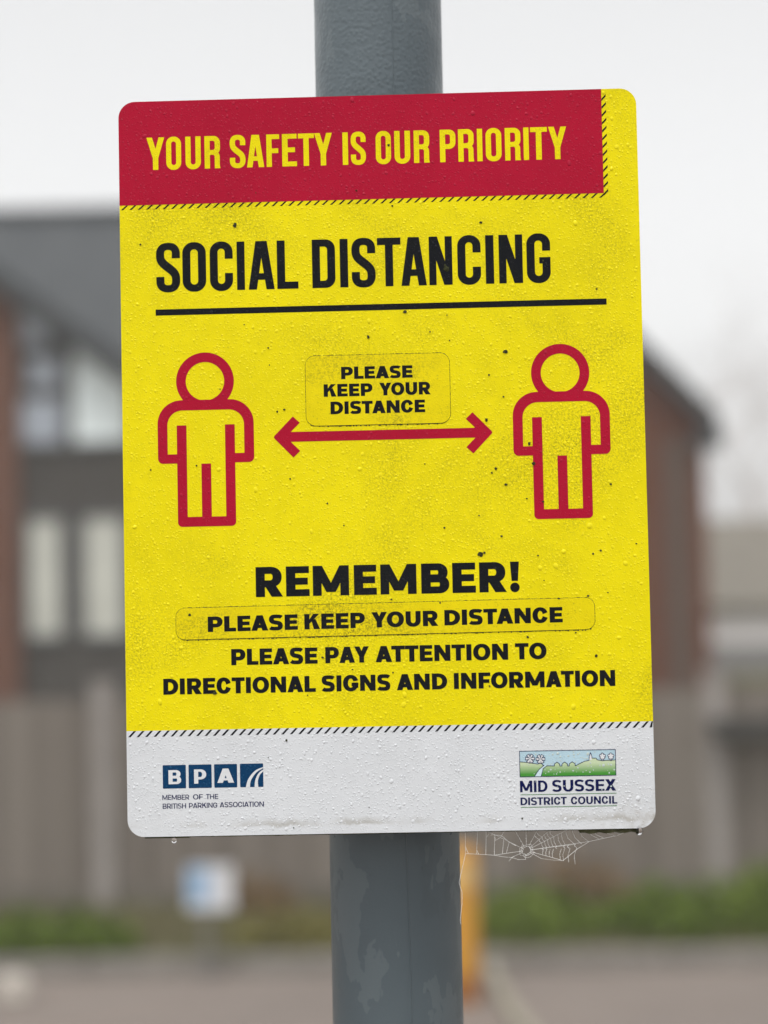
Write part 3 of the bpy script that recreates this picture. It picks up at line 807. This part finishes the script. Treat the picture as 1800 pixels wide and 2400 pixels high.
# hazard stripes
def stripes():
    out = []
    x = -147.7
    while x < 129.5:
        q = [(x, 147.25), (x+1.3, 147.25), (x+1.3+2.9, 149.82), (x+2.9, 149.82)]
        q = [(min(px, 131.2), py) for px, py in q]
        out.append([q]); x += 4.80
    y = 148.3
    while y < 207.5:
        out.append([[(128.75, y), (131.25, y+2.6), (131.25, y+4.0), (128.75, y+1.4)]]); y += 4.56
    return out
flat(stripes(), 'hazard_stripes', M['black'], sg, Y2)
out = []; x = -147.6
while x < 146.5:
    out.append([[(x, -153.85), (x+1.4, -153.85), (min(x+1.4+3.2, 148.4), -150.45), (min(x+3.2, 147.6), -150.45)]]); x += 4.82
flat(out, 'hazard_stripes', M['black'], sg, Y2)

def line(name, items, m, y=Y3, parent=None): return flat([g for it in items for g in it], name, M[m], parent or sg, y)
# glyph groups -> every glyph is one polygon with its holes (separate islands are split by fill)
def groups(gl):
    """split glyph outlines into islands with their holes"""
    out = []
    for cs in gl:
        ar = [sum(c[i-1][0]*c[i][1]-c[i][0]*c[i-1][1] for i in range(len(c)))/2 for c in cs]
        if not ar: continue
        sgn = 1 if max(ar, key=abs) > 0 else -1
        outer = [i for i, a in enumerate(ar) if a*sgn > 0]; holes = [i for i, a in enumerate(ar) if a*sgn < 0]
        for i in outer:
            xs_ = [p[0] for p in cs[i]]; ys_ = [p[1] for p in cs[i]]
            hs_ = [cs[h] for h in holes if min(xs_) <= cs[h][0][0] <= max(xs_) and min(ys_) <= cs[h][0][1] <= max(ys_)]
            out.append([cs[i]]+hs_)
    return out
def letters(gl, m, y=Y3, parent=None, name='lettering', label=None):
    o = flat(groups(gl), name, M[m], parent or sg, y)
    if label: o['label'] = label
    return o
def cells(txt, spans, base, H): return [place(c, 'condensed', a, b, base, H) for c, (a, b) in zip(txt, spans)]
letters(cells('YOURSAFETYISOURPRIORITY', [(-132.5,-122.2),(-121.2,-112.6),(-110.1,-101.3),(-99.1,-90.2),(-84.6,-75.6),(-74.8,-64.9),(-63.5,-56.1),(-54.5,-46.1),(-45.3,-36.1),(-36.0,-25.8),
    (-19.8,-16.7),(-15.1,-6.5),(-.8,7.9),(9.9,18.9),(21.0,29.9),(35.9,44.9),(46.4,55.3),(57.2,60.2),(62.1,71.1),(73.1,82.0),(83.7,86.7),(87.6,97.2),(97.9,108.2)], 170.1, 18.8), 'yellow', label='yellow condensed heading on the red band')
letters(cells('SOCIALDISTANCING', [(-127.9,-114.2),(-112.8,-99.3),(-97.1,-83.9),(-81.6,-77.1),(-75.0,-60.1),(-58.6,-46.5),(-38.5,-25.3),(-22.6,-18.0),(-15.9,-2.3),(-1.2,12.2),(12.3,26.8),(28.3,41.5),(44.5,57.8),(60.5,65.2),(68.1,81.6),(83.9,97.4)], 99.45, 27.9), 'black', label='large black condensed heading')
flat([[[(-128.55, 85.85), (128.65, 85.85), (128.65, 89.35), (-128.55, 89.35)]]], 'underline', M['black'], sg, Y3)

# two pictograms
def person_mark(cx):
    g = G(cx-29, -37, cx+29, 66, .22); s_ = 5.55
    head = cut(g.ell(cx, 47.5, 16.5, 16.5), g.ell(cx, 47.5, 11.0, 11.0))
    arm = cut(g.rbox(cx-27.45, .75, cx+27.45, 36.9, 13.6, (.22,.22,1,1)), g.rbox(cx-27.45+s_, .75+s_-.25, cx+27.45-s_, 36.9-s_-.3, 8.6, (0,0,1,1)))
    legs = cut(g.rbox(cx-16.55, -35.4, cx+16.55, 22.5, 2.5, (1,1,0,0)), g.box(cx-16.55+s_, -35.4+s_, cx+16.55-s_, 40))
    gap = g.box(cx-16.55+s_-.001, -10, cx+16.55-s_+.001, 31.0)
    F = mn(head, cut(arm, gap), legs, g.box(cx-2.75, -32, cx+2.75, .4))
    return g.contours(F)
for cx in (-100.9, 101.3):
    letters([person_mark(cx)], 'red', name='person_pictogram')
g = G(-63, 2, 63, 27, .2)
def chev(sx_):
    return g.anypoly([(sx_*x, z) for x, z in ((61.7, 15.3), (62.1, 14.5), (61.7, 13.7), (51.1, 2.7), (47.2, 6.4), (53.4, 12.6), (53.4, 16.4), (47.2, 22.5), (51.1, 26.2))])
letters([g.contours(mn(g.box(-58, 11.7, 58, 17.3), chev(1), chev(-1)))], 'red', name='double_arrow')

# stickers
def sticker(x0, y0, x1, y1, r, tilt):
    pts = [(x, z+(x-x0)*tilt) for x, z in rrect(x0, y0, x1, y1, r)]
    st = MB().prism(P3(pts), -.00030, -.00005).build('sticker', M['sticker'], sg)
    # grime gathered along the edge
    rr = random.Random(int(x0*10)); out = []
    m = len(pts)
    for i in range(m):
        a, b_ = pts[i], pts[(i+1) % m]; L_ = math.hypot(b_[0]-a[0], b_[1]-a[1]); k = max(1, int(L_/.8))
        nx, ny = (b_[1]-a[1])/L_, -(b_[0]-a[0])/L_
        horiz = abs(ny) > .8
        for j in range(k):
            t0, t1 = j/k, (j+1)/k; wv = rr.uniform(.16, .32)
            if horiz and ny < 0: wv = rr.choice((.3, .35, .45, .55, .8))
            if horiz and ny > 0: wv = rr.choice((.15, .2, .3, .4))
            p, q = (a[0]+(b_[0]-a[0])*t0, a[1]+(b_[1]-a[1])*t0), (a[0]+(b_[0]-a[0])*t1, a[1]+(b_[1]-a[1])*t1)
            out.append([[p, q, (q[0]+nx*wv, q[1]+ny*wv), (p[0]+nx*wv, p[1]+ny*wv)]])
    flat(out, 'grime_edge', M['grime'], st, -.00016)
    return st
YS = -.00034
s1 = sticker(-43.4, 20.5, 38.6, 60.45, 5.5, 0.0)
letters(word('PLEASE', 'heavy', -23.1, 17.6, 46.75, 7.05)+word('KEEP', 'heavy', -33.2, -5.4, 36.9, 7.2)+word('YOUR', 'heavy', -1.5, 27.6, 36.95, 7.2)+word('DISTANCE', 'heavy', -29.5, 24.3, 26.85, 7.2), 'black', YS, s1)
s2 = sticker(-119.4, -99.4, 117.3, -81.6, 5.0, .0055)
tl = .007
letters(word('PLEASE', 'heavy', -101.4, -50.3, -95.35, 8.7, tl)+word('KEEP', 'heavy', -46.6, -12.3, -95.0, 8.7, tl)+word('YOUR', 'heavy', -8.6, 29.1, -94.75, 8.7, tl)+word('DISTANCE', 'heavy', 32.6, 99.3, -94.35, 8.7, tl*.9), 'black', YS, s2)
letters([place(c, 'black', a, b_, -76.15, 17.0) for c, (a, b_) in zip('REMEMBER!', [(-73.8,-58.4),(-56.6,-43.3),(-41.4,-20.9),(-18.1,-5.2),(-3.1,17.3),(20.0,35.8),(37.6,50.8),(52.8,68.2),(70.1,75.5)])], 'black', label='large black heading in wide heavy capitals')
letters(word('PLEASE', 'black', -88.4, -39.5, -114.35, 9.1)+word('PAY', 'black', -35.1, -10.4, -114.3, 9.1)+word('ATTENTION', 'black', -6.7, 68.1, -114.3, 9.1)+word('TO', 'black', 72.0, 89.7, -114.3, 9.1), 'black')
letters(word('DIRECTIONAL', 'black', -127.2, -40.8, -130.25, 9.0)+word('SIGNS', 'black', -37.5, 1.4, -130.25, 9.0)+word('AND', 'black', 5.0, 33.4, -130.25, 9.0)+word('INFORMATION', 'black', 37.2, 127.9, -130.25, 9.0), 'black')

# association logo
lg = flat([[rrect(-128.25, -183.1, -115.1, -169.9, .5)], [rrect(-113.6, -183.1, -100.55, -169.9, .5)], [rrect(-99.1, -183.1, -86.15, -169.9, .5)], [rrect(-84.5, -183.1, -71.35, -169.9, .5)]], 'association_logo', M['navy'], sg, Y2)
letters([place('B', 'logo', -125.0, -117.8, -180.65, 7.9), place('P', 'logo', -110.5, -103.6, -180.6, 8.0), place('A', 'logo', -97.4, -87.9, -180.4, 8.0)], 'white_mark', Y3, lg)
def smooth(p, k=6):
    P = [np.array(q) for q in p]; o_ = []
    for i in range(len(P)-1):
        a, b_, c, d = P[max(i-1, 0)], P[i], P[i+1], P[min(i+2, len(P)-1)]
        for j in range(k):
            t = j/k; o_.append(tuple(.5*((2*b_)+(-a+c)*t+(2*a-5*b_+4*c-d)*t*t+(-a+3*b_-3*c+d)*t**3)))
    return o_+[tuple(P[-1])]
r1 = smooth([(-81.3, -183.12), (-80.32, -179.5), (-78.11, -176.05), (-75.12, -173.4), (-71.33, -172.0)])+smooth([(-71.33, -172.56), (-74.75, -174.56), (-77.15, -177.24), (-78.57, -179.94), (-78.93, -183.12)])
r2 = smooth([(-76.38, -183.12), (-76.01, -179.6), (-74.78, -176.5), (-72.98, -174.4), (-71.33, -173.45)])+smooth([(-71.33, -174.3), (-73.01, -175.95), (-74.23, -178.66), (-74.46, -180.8), (-74.2, -183.12)])
flat([[r1], [r2]], 'road_mark', M['white_mark'], lg, Y3)
letters(word('MEMBER', 'gill', -128.6, -113.4, -189.45, 2.8)+word('OF', 'gill', -111.3, -105.6, -189.4, 2.8)+word('THE', 'gill', -103.9, -97.0, -189.4, 2.8)
        +word('BRITISH', 'gill', -128.5, -115.3, -194.35, 2.85)+word('PARKING', 'gill', -113.6, -97.6, -194.25, 2.85)+word('ASSOCIATION', 'gill', -96.2, -71.3, -194.1, 2.85), 'ink', Y3, lg)

# council logo
cl = flat([[[(73.1, -180.2), (126.95, -180.2), (126.95, -165.75), (73.1, -165.75)]]], 'council_logo', M['logo_sky'], sg, Y2)
Y4, Y5 = -.00014, -.00017
skl = [(73.37,-171.77),(78.05,-172.16),(79.12,-171.4),(79.92,-172.57),(83.47,-173.17),(84.85,-171.6),(85.9,-173.7),(86.76,-173.9)]
skr = [(88.32,-174.2),(92.52,-174.39),(92.55,-173.34),(94.07,-172.25),(95.55,-173.4),(95.63,-174.45),(96.76,-174.47),(96.78,-173.42),(98.31,-172.26),(99.89,-173.41),(100.02,-174.53),(100.88,-174.55),(100.91,-173.35),(102.55,-172.23),(104.17,-173.31),(104.25,-174.5),(109.37,-172.1),(112.01,-171.59),(112.25,-169.35),(112.95,-167.23),(113.68,-169.38),(113.73,-170.39),(115.97,-170.43),(116.7,-171.42),(119.12,-171.84),(126.81,-171.61)]
flat([[skl+[(83.77,-176.28),(81.24,-180.05),(73.2,-180.05)]], [[(85.0,-180.05)]+[(126.81,-180.05)]+skr[::-1]+[(86.22,-175.76)]]], 'hills', M['logo_hills'], cl, Y3)
flat([[[(81.24,-180.05),(85.0,-180.05),(86.22,-175.76),(88.32,-174.2),(86.76,-173.9),(83.77,-176.28)]]], 'stream', M['stream'], cl, Y3)
def petals(cx, cy, r_, n_, w0, w1, a0):
    out = []
    for k in range(n_):
        a = R(a0)+2*math.pi*k/n_; c, s_ = math.cos(a), math.sin(a)
        for_ = [(0, -w0), (r_, -w1), (r_*1.02, 0), (r_, w1), (0, w0)]
        out.append([(cx+u*c-v*s_, cy+u*s_+v*c) for u, v in for_])
    return out
def poly_line(pts, wd):
    out = []
    for (ax, ay), (bx, by) in zip(pts[:-1], pts[1:]):
        L_ = math.hypot(bx-ax, by-ay)
        if L_ < 1e-6: continue
        ex, ey = (bx-ax)/L_*wd*.3, (by-ay)/L_*wd*.3; nx, ny = -(by-ay)/L_*wd/2, (bx-ax)/L_*wd/2
        out.append([[(ax-ex+nx, ay-ey+ny), (ax-ex-nx, ay-ey-ny), (bx+ex-nx, by+ey-ny), (bx+ex+nx, by+ey+ny)]])
    return out
g = G(73, -181, 127, -165.4, .06)
mark = None
def addm(f):
    global mark
    mark = f if mark is None else np.minimum(mark, f)
LW = .34
def stroke(pts, closed=False):
    if closed: pts = pts+[pts[0]]
    for (ax, ay), (bx, by) in zip(pts[:-1], pts[1:]):
        ex, ey = bx-ax, by-ay; wx, wy = g.X-ax, g.Y-ay; t = np.clip((wx*ex+wy*ey)/max(ex*ex+ey*ey, 1e-9), 0, 1)
        addm(np.hypot(wx-ex*t, wy-ey*t)-LW/2)
tree_f = None
tree_each = []
for cx, cy, k in ((79.0, -170.0, 0), (84.85, -170.35, 0), (119.6, -169.45, 1), (124.3, -169.45, 1)):
    if k == 0:
        f = None
        for q in petals(cx, cy, 2.45, 6, .25, .85, 0):
            e = g.anypoly(q); f = e if f is None else np.minimum(f, e)
    else:
        f = g.ell(cx, cy, .9, .9)
        for i in range(5):
            a = R(90+72*i); f = np.minimum(f, g.ell(cx+1.05*math.cos(a), cy+1.05*math.sin(a), .72, .72))
    f = np.minimum(f, g.box(cx-.35, cy-2.5, cx+.35, cy))
    tree_each.append(f if not tree_each else np.maximum(f, -tree_f-.02))
    tree_f = f if tree_f is None else np.minimum(tree_f, f)
ch_w = g.poly([(112.1, -171.5), (113.6, -171.5), (113.5, -169.4), (112.95, -167.6), (112.4, -169.4)])
stroke(skl); stroke([(86.76,-173.9), (83.77,-176.28), (81.24,-180.05)]); stroke([(85.0,-180.05), (86.22,-175.76)]+skr)
stroke([(73.15,-165.8), (126.9,-165.8), (126.9,-180.15), (73.15,-180.15)], True)
outl = np.maximum(np.abs(tree_f)-LW/2, -(g.Y+172.0))
mark = np.minimum(np.maximum(mark, -np.minimum(tree_f, 1)), np.abs(tree_f)-LW/2)
for f in tree_each: letters([g.contours(f)], 'white_mark', Y4, cl, 'tree_mark')
letters([g.contours(ch_w)], 'white_mark', Y4, cl, 'church_mark')
letters([g.contours(mark)], 'ink', Y5, cl, 'outline_mark')
letters(word('MID', 'helv', 73.0, 88.4, -188.75, 6.4)+word('SUSSEX', 'helv', 91.0, 126.8, -188.75, 6.45)+word('DISTRICT', 'helv', 73.1, 99.0, -195.95, 4.2)+word('COUNCIL', 'helv', 101.3, 127.2, -195.95, 4.2), 'ink', Y3, cl)
flat([[[(73.2, -190.35), (127.0, -190.35), (127.0, -190.0), (73.2, -190.0)]], [[(73.2, -197.35), (127.0, -197.35), (127.0, -197.0), (73.2, -197.0)]]], 'green_rule', M['green_line'], cl, Y3)

# dark, uneven bottom lip of the sheet
b = MB(); xs_ = np.arange(-139, 139.5, 1.0); up = []; dn = []
rr = random.Random(4); wob = 0
for x in xs_:
    wob = .7*wob+rr.gauss(0, .10)
    base = .75+wob*.6
    if x < -113: base = 1.15
    if x > 105: base = 1.9+.8*abs(math.sin(x*.35))+abs(wob)
    if x > 128: base *= 1.0+.0*x
    up.append((x/1000, -.2095)); dn.append((x/1000, -.2098-max(.2, base)/1000))
b.prism(up+dn[::-1], .0008, .0052)
b.build('bottom_lip', M['edge'], sg)
# rear fixings
for z in (-.13, .13):
    MB().box(-.13, .0032, z-.016, .13, .007, z+.016).box(-.13, .007, z-.016, .13, .0285, z-.012).box(-.13, .007, z+.012, .13, .0285, z+.016).build('rear_channel', M['alu'], sg)
    b = MB(); n_ = 64; vs = []; fs = []
    for r_, dz in ((PR+.0006, -.009), (PR+.0018, -.009), (PR+.0018, .009), (PR+.0006, .009)):
        for k in range(n_): a = 2*math.pi*k/n_; vs.append((r_*math.cos(a), PY+r_*math.sin(a), z+dz))
    for j in range(4):
        for k in range(n_): fs.append((j*n_+k, j*n_+(k+1) % n_, ((j+1) % 4)*n_+(k+1) % n_, ((j+1) % 4)*n_+k))
    b.add(vs, fs).build('band_clamp', M['alu'], sg, False)

# algae flecks stuck to the face
SP = [(-82.3,136.9,2),(-136.7,127.1,.8),(-70.0,155.3,.5),(-12.3,155.0,.8),(-103.9,102.1,.8),(-61.8,104.2,.9),(-77.9,79.5,.6),(6.6,180.8,1),(8.0,145.7,1),(58.3,134.7,1.2),(38.0,108.8,2.3),(37.3,110.6,1.3),(93.2,111.8,1),(123.2,94.9,.9),(13.9,84.6,1.5),(28.0,72.7,.8),(37.8,82.0,.6),(-7.2,70.6,1.5),(-92.3,42.7,.7),(-59.9,29.1,1),(-55.8,30.2,1.1),(-106.4,-.6,.9),(-53.2,-9.4,1),(-32.3,-23.9,.8),(-23.1,-36.6,.7),(-132.6,-2.5,.7),(-64.4,65.7,.7),(-63.9,55.9,.5),(39.0,67.5,.6),(70.5,60.3,1.7),(61.0,47.2,.9),(68.9,34.6,.8),(58.9,21.6,1.3),(82.8,7.6,1.2),(85.0,-3.8,1.2),(63.6,-6.3,1),(61.3,-8.5,.9),(69.2,-15.4,1.1),(80.7,-23.6,.7),(128.3,-16.5,.9),(23.4,-2.7,.6),(53.5,-32.6,.8),(33.8,-39.1,1),(66.0,-44.6,1.1),(89.9,-25.5,.9),(123.1,41.5,.5),(141.8,-50.4,.7),(-111.6,-85.4,1.2),(-98.0,-129.8,2),(-36.6,-111.0,.9),(-45.5,-132.1,.7),(-19.8,-118.0,.7),(53.8,-54.6,2),(56.0,-53.8,1.2),(117.3,-55.7,1.1),(121.7,-54.0,.9),(2.9,-79.0,.8),(30.4,-81.5,.9),(97.4,-80.5,1.1),(113.9,-79.3,1),(106.4,-99.9,.8),(79.4,-101.8,.9),(117.6,-113.1,1.1),(2.9,-120.3,.8),(57.2,-129.0,1),(125.1,-77.7,.7),(89.3,-70.1,.6),(86.3,-56.0,.8),(-57.9,-157.2,.9),(-68.3,-166.6,.5),(-54.6,-206.2,.6),(73.7,-203.3,.7),(-12.0,-195.5,.5)]
rr = random.Random(21)
for x, z, r_ in SP:
    bm = bmesh.new(); bmesh.ops.create_icosphere(bm, subdivisions=2, radius=1)
    ax, az_ = rr.uniform(.75, 1.25), rr.uniform(.75, 1.25)
    for v in bm.verts:
        k = 1+rr.uniform(-.38, .3)
        v.co = Vector((x+v.co.x*r_*.62*ax*k, -.30+v.co.y*.30*min(1, r_)*k, z+v.co.z*r_*.62*az_*k))/1000
    MB().bm(bm).build('algae_fleck', M['grime'], sg)

# ------------------------------------------------------------------ rain drops
def droplets():
    cell = 3.0; grid = {}; res = []
    def ok(x, z, r_):
        ci, cj = int(x//cell), int(z//cell)
        for i in range(ci-1, ci+2):
            for j in range(cj-1, cj+2):
                for (a, c, q) in grid.get((i, j), ()):
                    if (a-x)**2+(c-z)**2 < (q+r_+.06)**2: return False
        grid.setdefault((ci, cj), []).append((x, z, r_)); return True
    rr = random.Random(5)
    for rmin, rmax, tries in ((.95, 1.5, 55), (.70, .95, 1100), (.46, .70, 10000), (.28, .46, 14000)):
        for i in range(tries):
            x, z = rr.uniform(-146.5, 146.5), rr.uniform(-207.5, 208)
            if rr.random() < .5 and rmin > .7: x = rr.choice((-1, 1))*(147.0-abs(rr.gauss(0, 20)))
            if abs(x) > 147 or (abs(x) > 140 and abs(z) > 201): continue
            if z < -203 and rr.random() < .3: continue
            r_ = rr.uniform(rmin, rmax)
            if ok(x, z, r_): res.append((x, z, r_))
    return res
D = droplets()
from mathutils.bvhtree import BVHTree
bv, bf, bm_of = [], [], []
for vs, fs, m in PRINT:
    k = len(bv); bv += vs; bf += [tuple(i+k for i in f) for f in fs]; bm_of += [m]*len(fs)
TREE = BVHTree.FromPolygons([Vector(v) for v in bv], bf)
def under(x, z):
    h = TREE.ray_cast(Vector((x/1000, -.05, z/1000)), Vector((0, 1, 0)))
    return bm_of[h[2]] if h[0] is not None else None
_wet = {}
def wet(m):
    """the print seen through a bead: same colour, glossy skin"""
    if m.name not in _wet:
        n_ = N('bead on '+m.name)
        c = dict(zip(('yellow print','yellow sticker','crimson print','black print','white print','white logo print','navy print'),
                     ((.82,.705,.008),(.82,.695,.008),(.40,.008,.036),(.011,.012,.016),(.68,.705,.73),(.69,.715,.74),(.006,.06,.15)))).get(m.name)
        if c is None: c = (.5, .58, .55)
        _wet[m.name] = n_.out(c, .28, None, spec=.16)
    return _wet[m.name]
prof = [(0, 1.0), (.36, .90), (.66, .66), (.88, .32), (1.0, 0.0)]
nseg = 12
rr = random.Random(9); allv = []; allf = []; slot = []; mats = []
for x, z, r_ in D:
    cols = {id(under(x+dx*r_, z+dz*r_)) for dx, dz in ((0,0), (1.1,0), (-1.1,0), (0,1.1), (0,-1.1), (.8,.8), (-.8,.8), (.8,-.8), (-.8,-.8), (.5,0), (-.5,0), (0,.5), (0,-.5))}
    m = under(x, z)
    if m is None or len(cols) > 1: continue
    wm = wet(m)
    if wm not in mats: mats.append(wm)
    el_ = rr.uniform(.85, 1.3) if r_ > .7 else rr.uniform(.85, 1.15); ax = rr.uniform(.85, 1.15); hgt = rr.uniform(.20, .32)*r_; skew = -.22*r_; side = rr.uniform(-.12, .12)*r_
    ph0 = rr.uniform(0, 6.28); lump = [1+.10*math.sin(2*2*math.pi*k/nseg+ph0)+rr.uniform(-.06, .06) for k in range(nseg)]
    k0 = len(allv)
    allv.append(((x+side)/1000, (-.03-hgt)/1000, (z+skew)/1000))
    for pr, ph in prof[1:]:
        for k in range(nseg):
            a = 2*math.pi*k/nseg
            allv.append(((x+pr*r_*ax*lump[k]*math.cos(a)+side*ph)/1000, (-.03*(ph > 0)-ph*hgt)/1000, (z+pr*r_*el_*lump[k]*math.sin(a)+skew*ph)/1000))
    n0 = len(allf)
    for k in range(nseg): allf.append((k0, k0+1+k, k0+1+(k+1) % nseg))
    for j in range(3):
        for k in range(nseg): allf.append((k0+1+j*nseg+k, k0+1+(j+1)*nseg+k, k0+1+(j+1)*nseg+(k+1) % nseg, k0+1+j*nseg+(k+1) % nseg))
    slot += [mats.index(wm)]*(len(allf)-n0)
b = MB(); b.v = allv; b.f = allf
me = bpy.data.meshes.new('water_droplets'); me.from_pydata(allv, [], allf)
for m in mats: me.materials.append(m)
me.polygons.foreach_set('material_index', slot); me.polygons.foreach_set('use_smooth', [True]*len(allf)); me.update()
wd = bpy.data.objects.new('water_droplets', me); COL.objects.link(wd); wd.location = (0, 0, SZ)
tag(wd, 'rain drops beading all over the face of the yellow notice sign', 'water drops', kind='stuff')

for x, z, r_, lb in ((-122.5, -212.4, 1.5, 'clear water drop hanging under the bottom left of the notice sign'), (139.2, -211.6, 2.3, 'bright water drop hanging under the bottom right corner of the notice sign')):
    bm = bmesh.new(); bmesh.ops.create_uvsphere(bm, u_segments=20, v_segments=14, radius=1); b = MB()
    for v in bm.verts: v.co = Vector((v.co.x*r_*.95, v.co.y*r_*.9, v.co.z*r_*1.1+(.35*r_ if v.co.z > .5 else 0)))/1000
    b.bm(bm); o = b.build('water_drop', M['water'], None, True); o.location = (x/1000, .0012, SZ+z/1000)
    tag(o, lb, 'water drop')

# ------------------------------------------------------------------ spider web
b = MB(); WY = .004; rr = random.Random(3)
def th(pts, r_=.10, sag=0.0):
    P = []
    for (ax, az_), (bx, bz) in zip(pts[:-1], pts[1:]):
        for i in range(6):
            t = i/6; P.append((ax+(bx-ax)*t, az_+(bz-az_)*t-sag*4*t*(1-t)))
    P.append(pts[-1])
    b.tube([(x/1000, WY+.0004*math.sin(x*.3), z/1000) for x, z in P], r_*rr.uniform(.62, .95)/1000, 4)
    for x, z in P:
        if rr.random() < .55:
            x += rr.uniform(-.3, .3); q = rr.uniform(.10, .2)/1000
            vs = [Vector((x/1000, WY, z/1000))+Vector(d)*q for d in ((1,0,0), (-1,0,0), (0,1,0), (0,-1,0), (0,0,1), (0,0,-1))]
            b.add(vs, [(0,2,4), (2,1,4), (1,3,4), (3,0,4), (2,0,5), (1,2,5), (3,1,5), (0,3,5)])
hub = (75.9, -221.6)
ends = [(69.7,-210.3), (75.9,-210.3), (82.3,-210.3), (89.5,-210.3), (99.5,-210.3), (111.5,-217.2), (103.5,-218.6), (96.2,-227.6), (84.2,-226.3), (75.2,-226.6), (67.6,-225.4), (57.8,-223.9), (54.1,-210.3)]
for e in ends:
    d = math.hypot(e[0]-hub[0], e[1]-hub[1]); s0 = 2.2/d
    th([(hub[0]+(e[0]-hub[0])*s0, hub[1]+(e[1]-hub[1])*s0), e], .11)
for r_ in (2.3, 3.1, 4.0):
    pts = []
    for k in range(19): a = 2*math.pi*k/18; q = r_*(1+rr.uniform(-.17, .17)); pts.append((hub[0]+q*math.cos(a), hub[1]+q*math.sin(a)*.92))
    k = rr.randint(0, 12); th(pts[k:k+16], .06); th(pts[:max(2, k-1)], .06)
# frame lines
th([(41.7,-210.3), (41.65,-222.8), (57.8,-223.9)], .13); th([(57.8,-223.9), (63,-225.0), (67.6,-225.4), (71,-226.6), (75.2,-226.6)], .08); th([(84.2,-226.3), (90.5,-227.2), (96.2,-227.6)], .08); th([(69, -224.6), (67.6,-225.4), (66, -227.4)], .07)
th([(96.2,-227.6), (104.5,-221.2), (111.5,-217.2), (119,-215.6), (127.1,-214.2), (132,-212.2), (136,-210.4)], .14)
for a, c in (((48.7,-210.3), (47.8,-223.2)), ((53.5,-210.3), (53.0,-223.5)), ((58.3,-212.0), (57.8,-223.9)), ((63.4,-214.0), (62.4,-223.0)), ((66.3,-217.0), (64.6,-222.7)), ((41.7,-219), (43.2,-222.9)), ((47.9,-221), (49.1,-223.3))): th([a, c], .13)
th([(54.1,-210.4), (58,-212.6), (62.2,-213.2), (66,-216.6), (69.9,-218.8)], .2); th([(56,-212.6), (58.4,-212.2), (58.4,-215.8), (61.5,-214.1), (63.4,-211)], .12); th([(53.3,-214), (55.2,-211.8), (56.4,-212)], .12)
# sticky spiral on the right side: rungs between radials
rad = [(82.3,-210.3), (89.5,-210.3), (99.5,-210.3), (111.5,-217.2), (104.5,-219.2), (96.2,-227.6)]
ang = [math.atan2(e[1]-hub[1], e[0]-hub[0]) for e in ((82.3,-210.3), (89.5,-210.3), (99.5,-210.3), (111.5,-217.2), (108,-220.5), (96.2,-227.6))]
for r_ in (9.5, 11.5, 13.3, 15.2, 17.3, 19.6, 22.0, 24.5, 27.5):
    for a0, a1 in zip(ang[:-1], ang[1:]):
        if rr.random() < .07: continue
        r_ = r_*rr.uniform(.985, 1.015)
        p, q = ((hub[0]+r_*math.cos(a), hub[1]+r_*math.sin(a)) for a in (a0, a1))
        if p[1] > -210.2 or q[1] > -210.2: 
            continue
        if r_ > 20 and a0 < -.05 : continue
        m_ = (hub[0]+r_*.955*math.cos((a0+a1)/2), hub[1]+r_*.955*math.sin((a0+a1)/2))
        th([p, m_, q], .10)
for x0, xe, ze in ((97.5, 103, -218.7), (101.5, 107, -218.6), (105.5, 111, -217.4), (110, 117, -216.0), (112.8, 119.5, -215.5), (118.5, 126.5, -214.4), (124, 129, -213.4)):
    th([(x0, -210.3), ((x0+xe)/2-.9, (ze-210.3)/2-.6), (xe, ze)], .12)
# loose thread beside the pole
th([(41.65,-222.8), (39.8,-230.2), (37.6,-238.9), (39.15,-244.3), (39.0,-251.0), (37.8,-259.7), (38.2,-262)], .11)
wb = b.build('spider_web', M['web']); wb.location = (0, 0, SZ)
tag(wb, 'dewy spider web hanging under the bottom edge of the notice sign beside the pole', 'spider web')

# ------------------------------------------------------------------ misty air
b = MB(); b.box(-200, -60, -1.5, 200, 250, 22)
hm = bpy.data.materials.new('haze'); hm.use_nodes = True; ht = hm.node_tree; ht.nodes.clear()
ho = ht.nodes.new('ShaderNodeOutputMaterial'); pv = ht.nodes.new('ShaderNodeVolumePrincipled')
pv.inputs['Color'].default_value = (.96, .965, .97, 1); pv.inputs['Density'].default_value = .0020; pv.inputs['Anisotropy'].default_value = .0
ht.links.new(pv.outputs[0], ho.inputs['Volume'])
hz_ = b.build('haze', hm); tag(hz_, 'pale mist filling the air over the car park and houses', 'haze', kind='stuff')
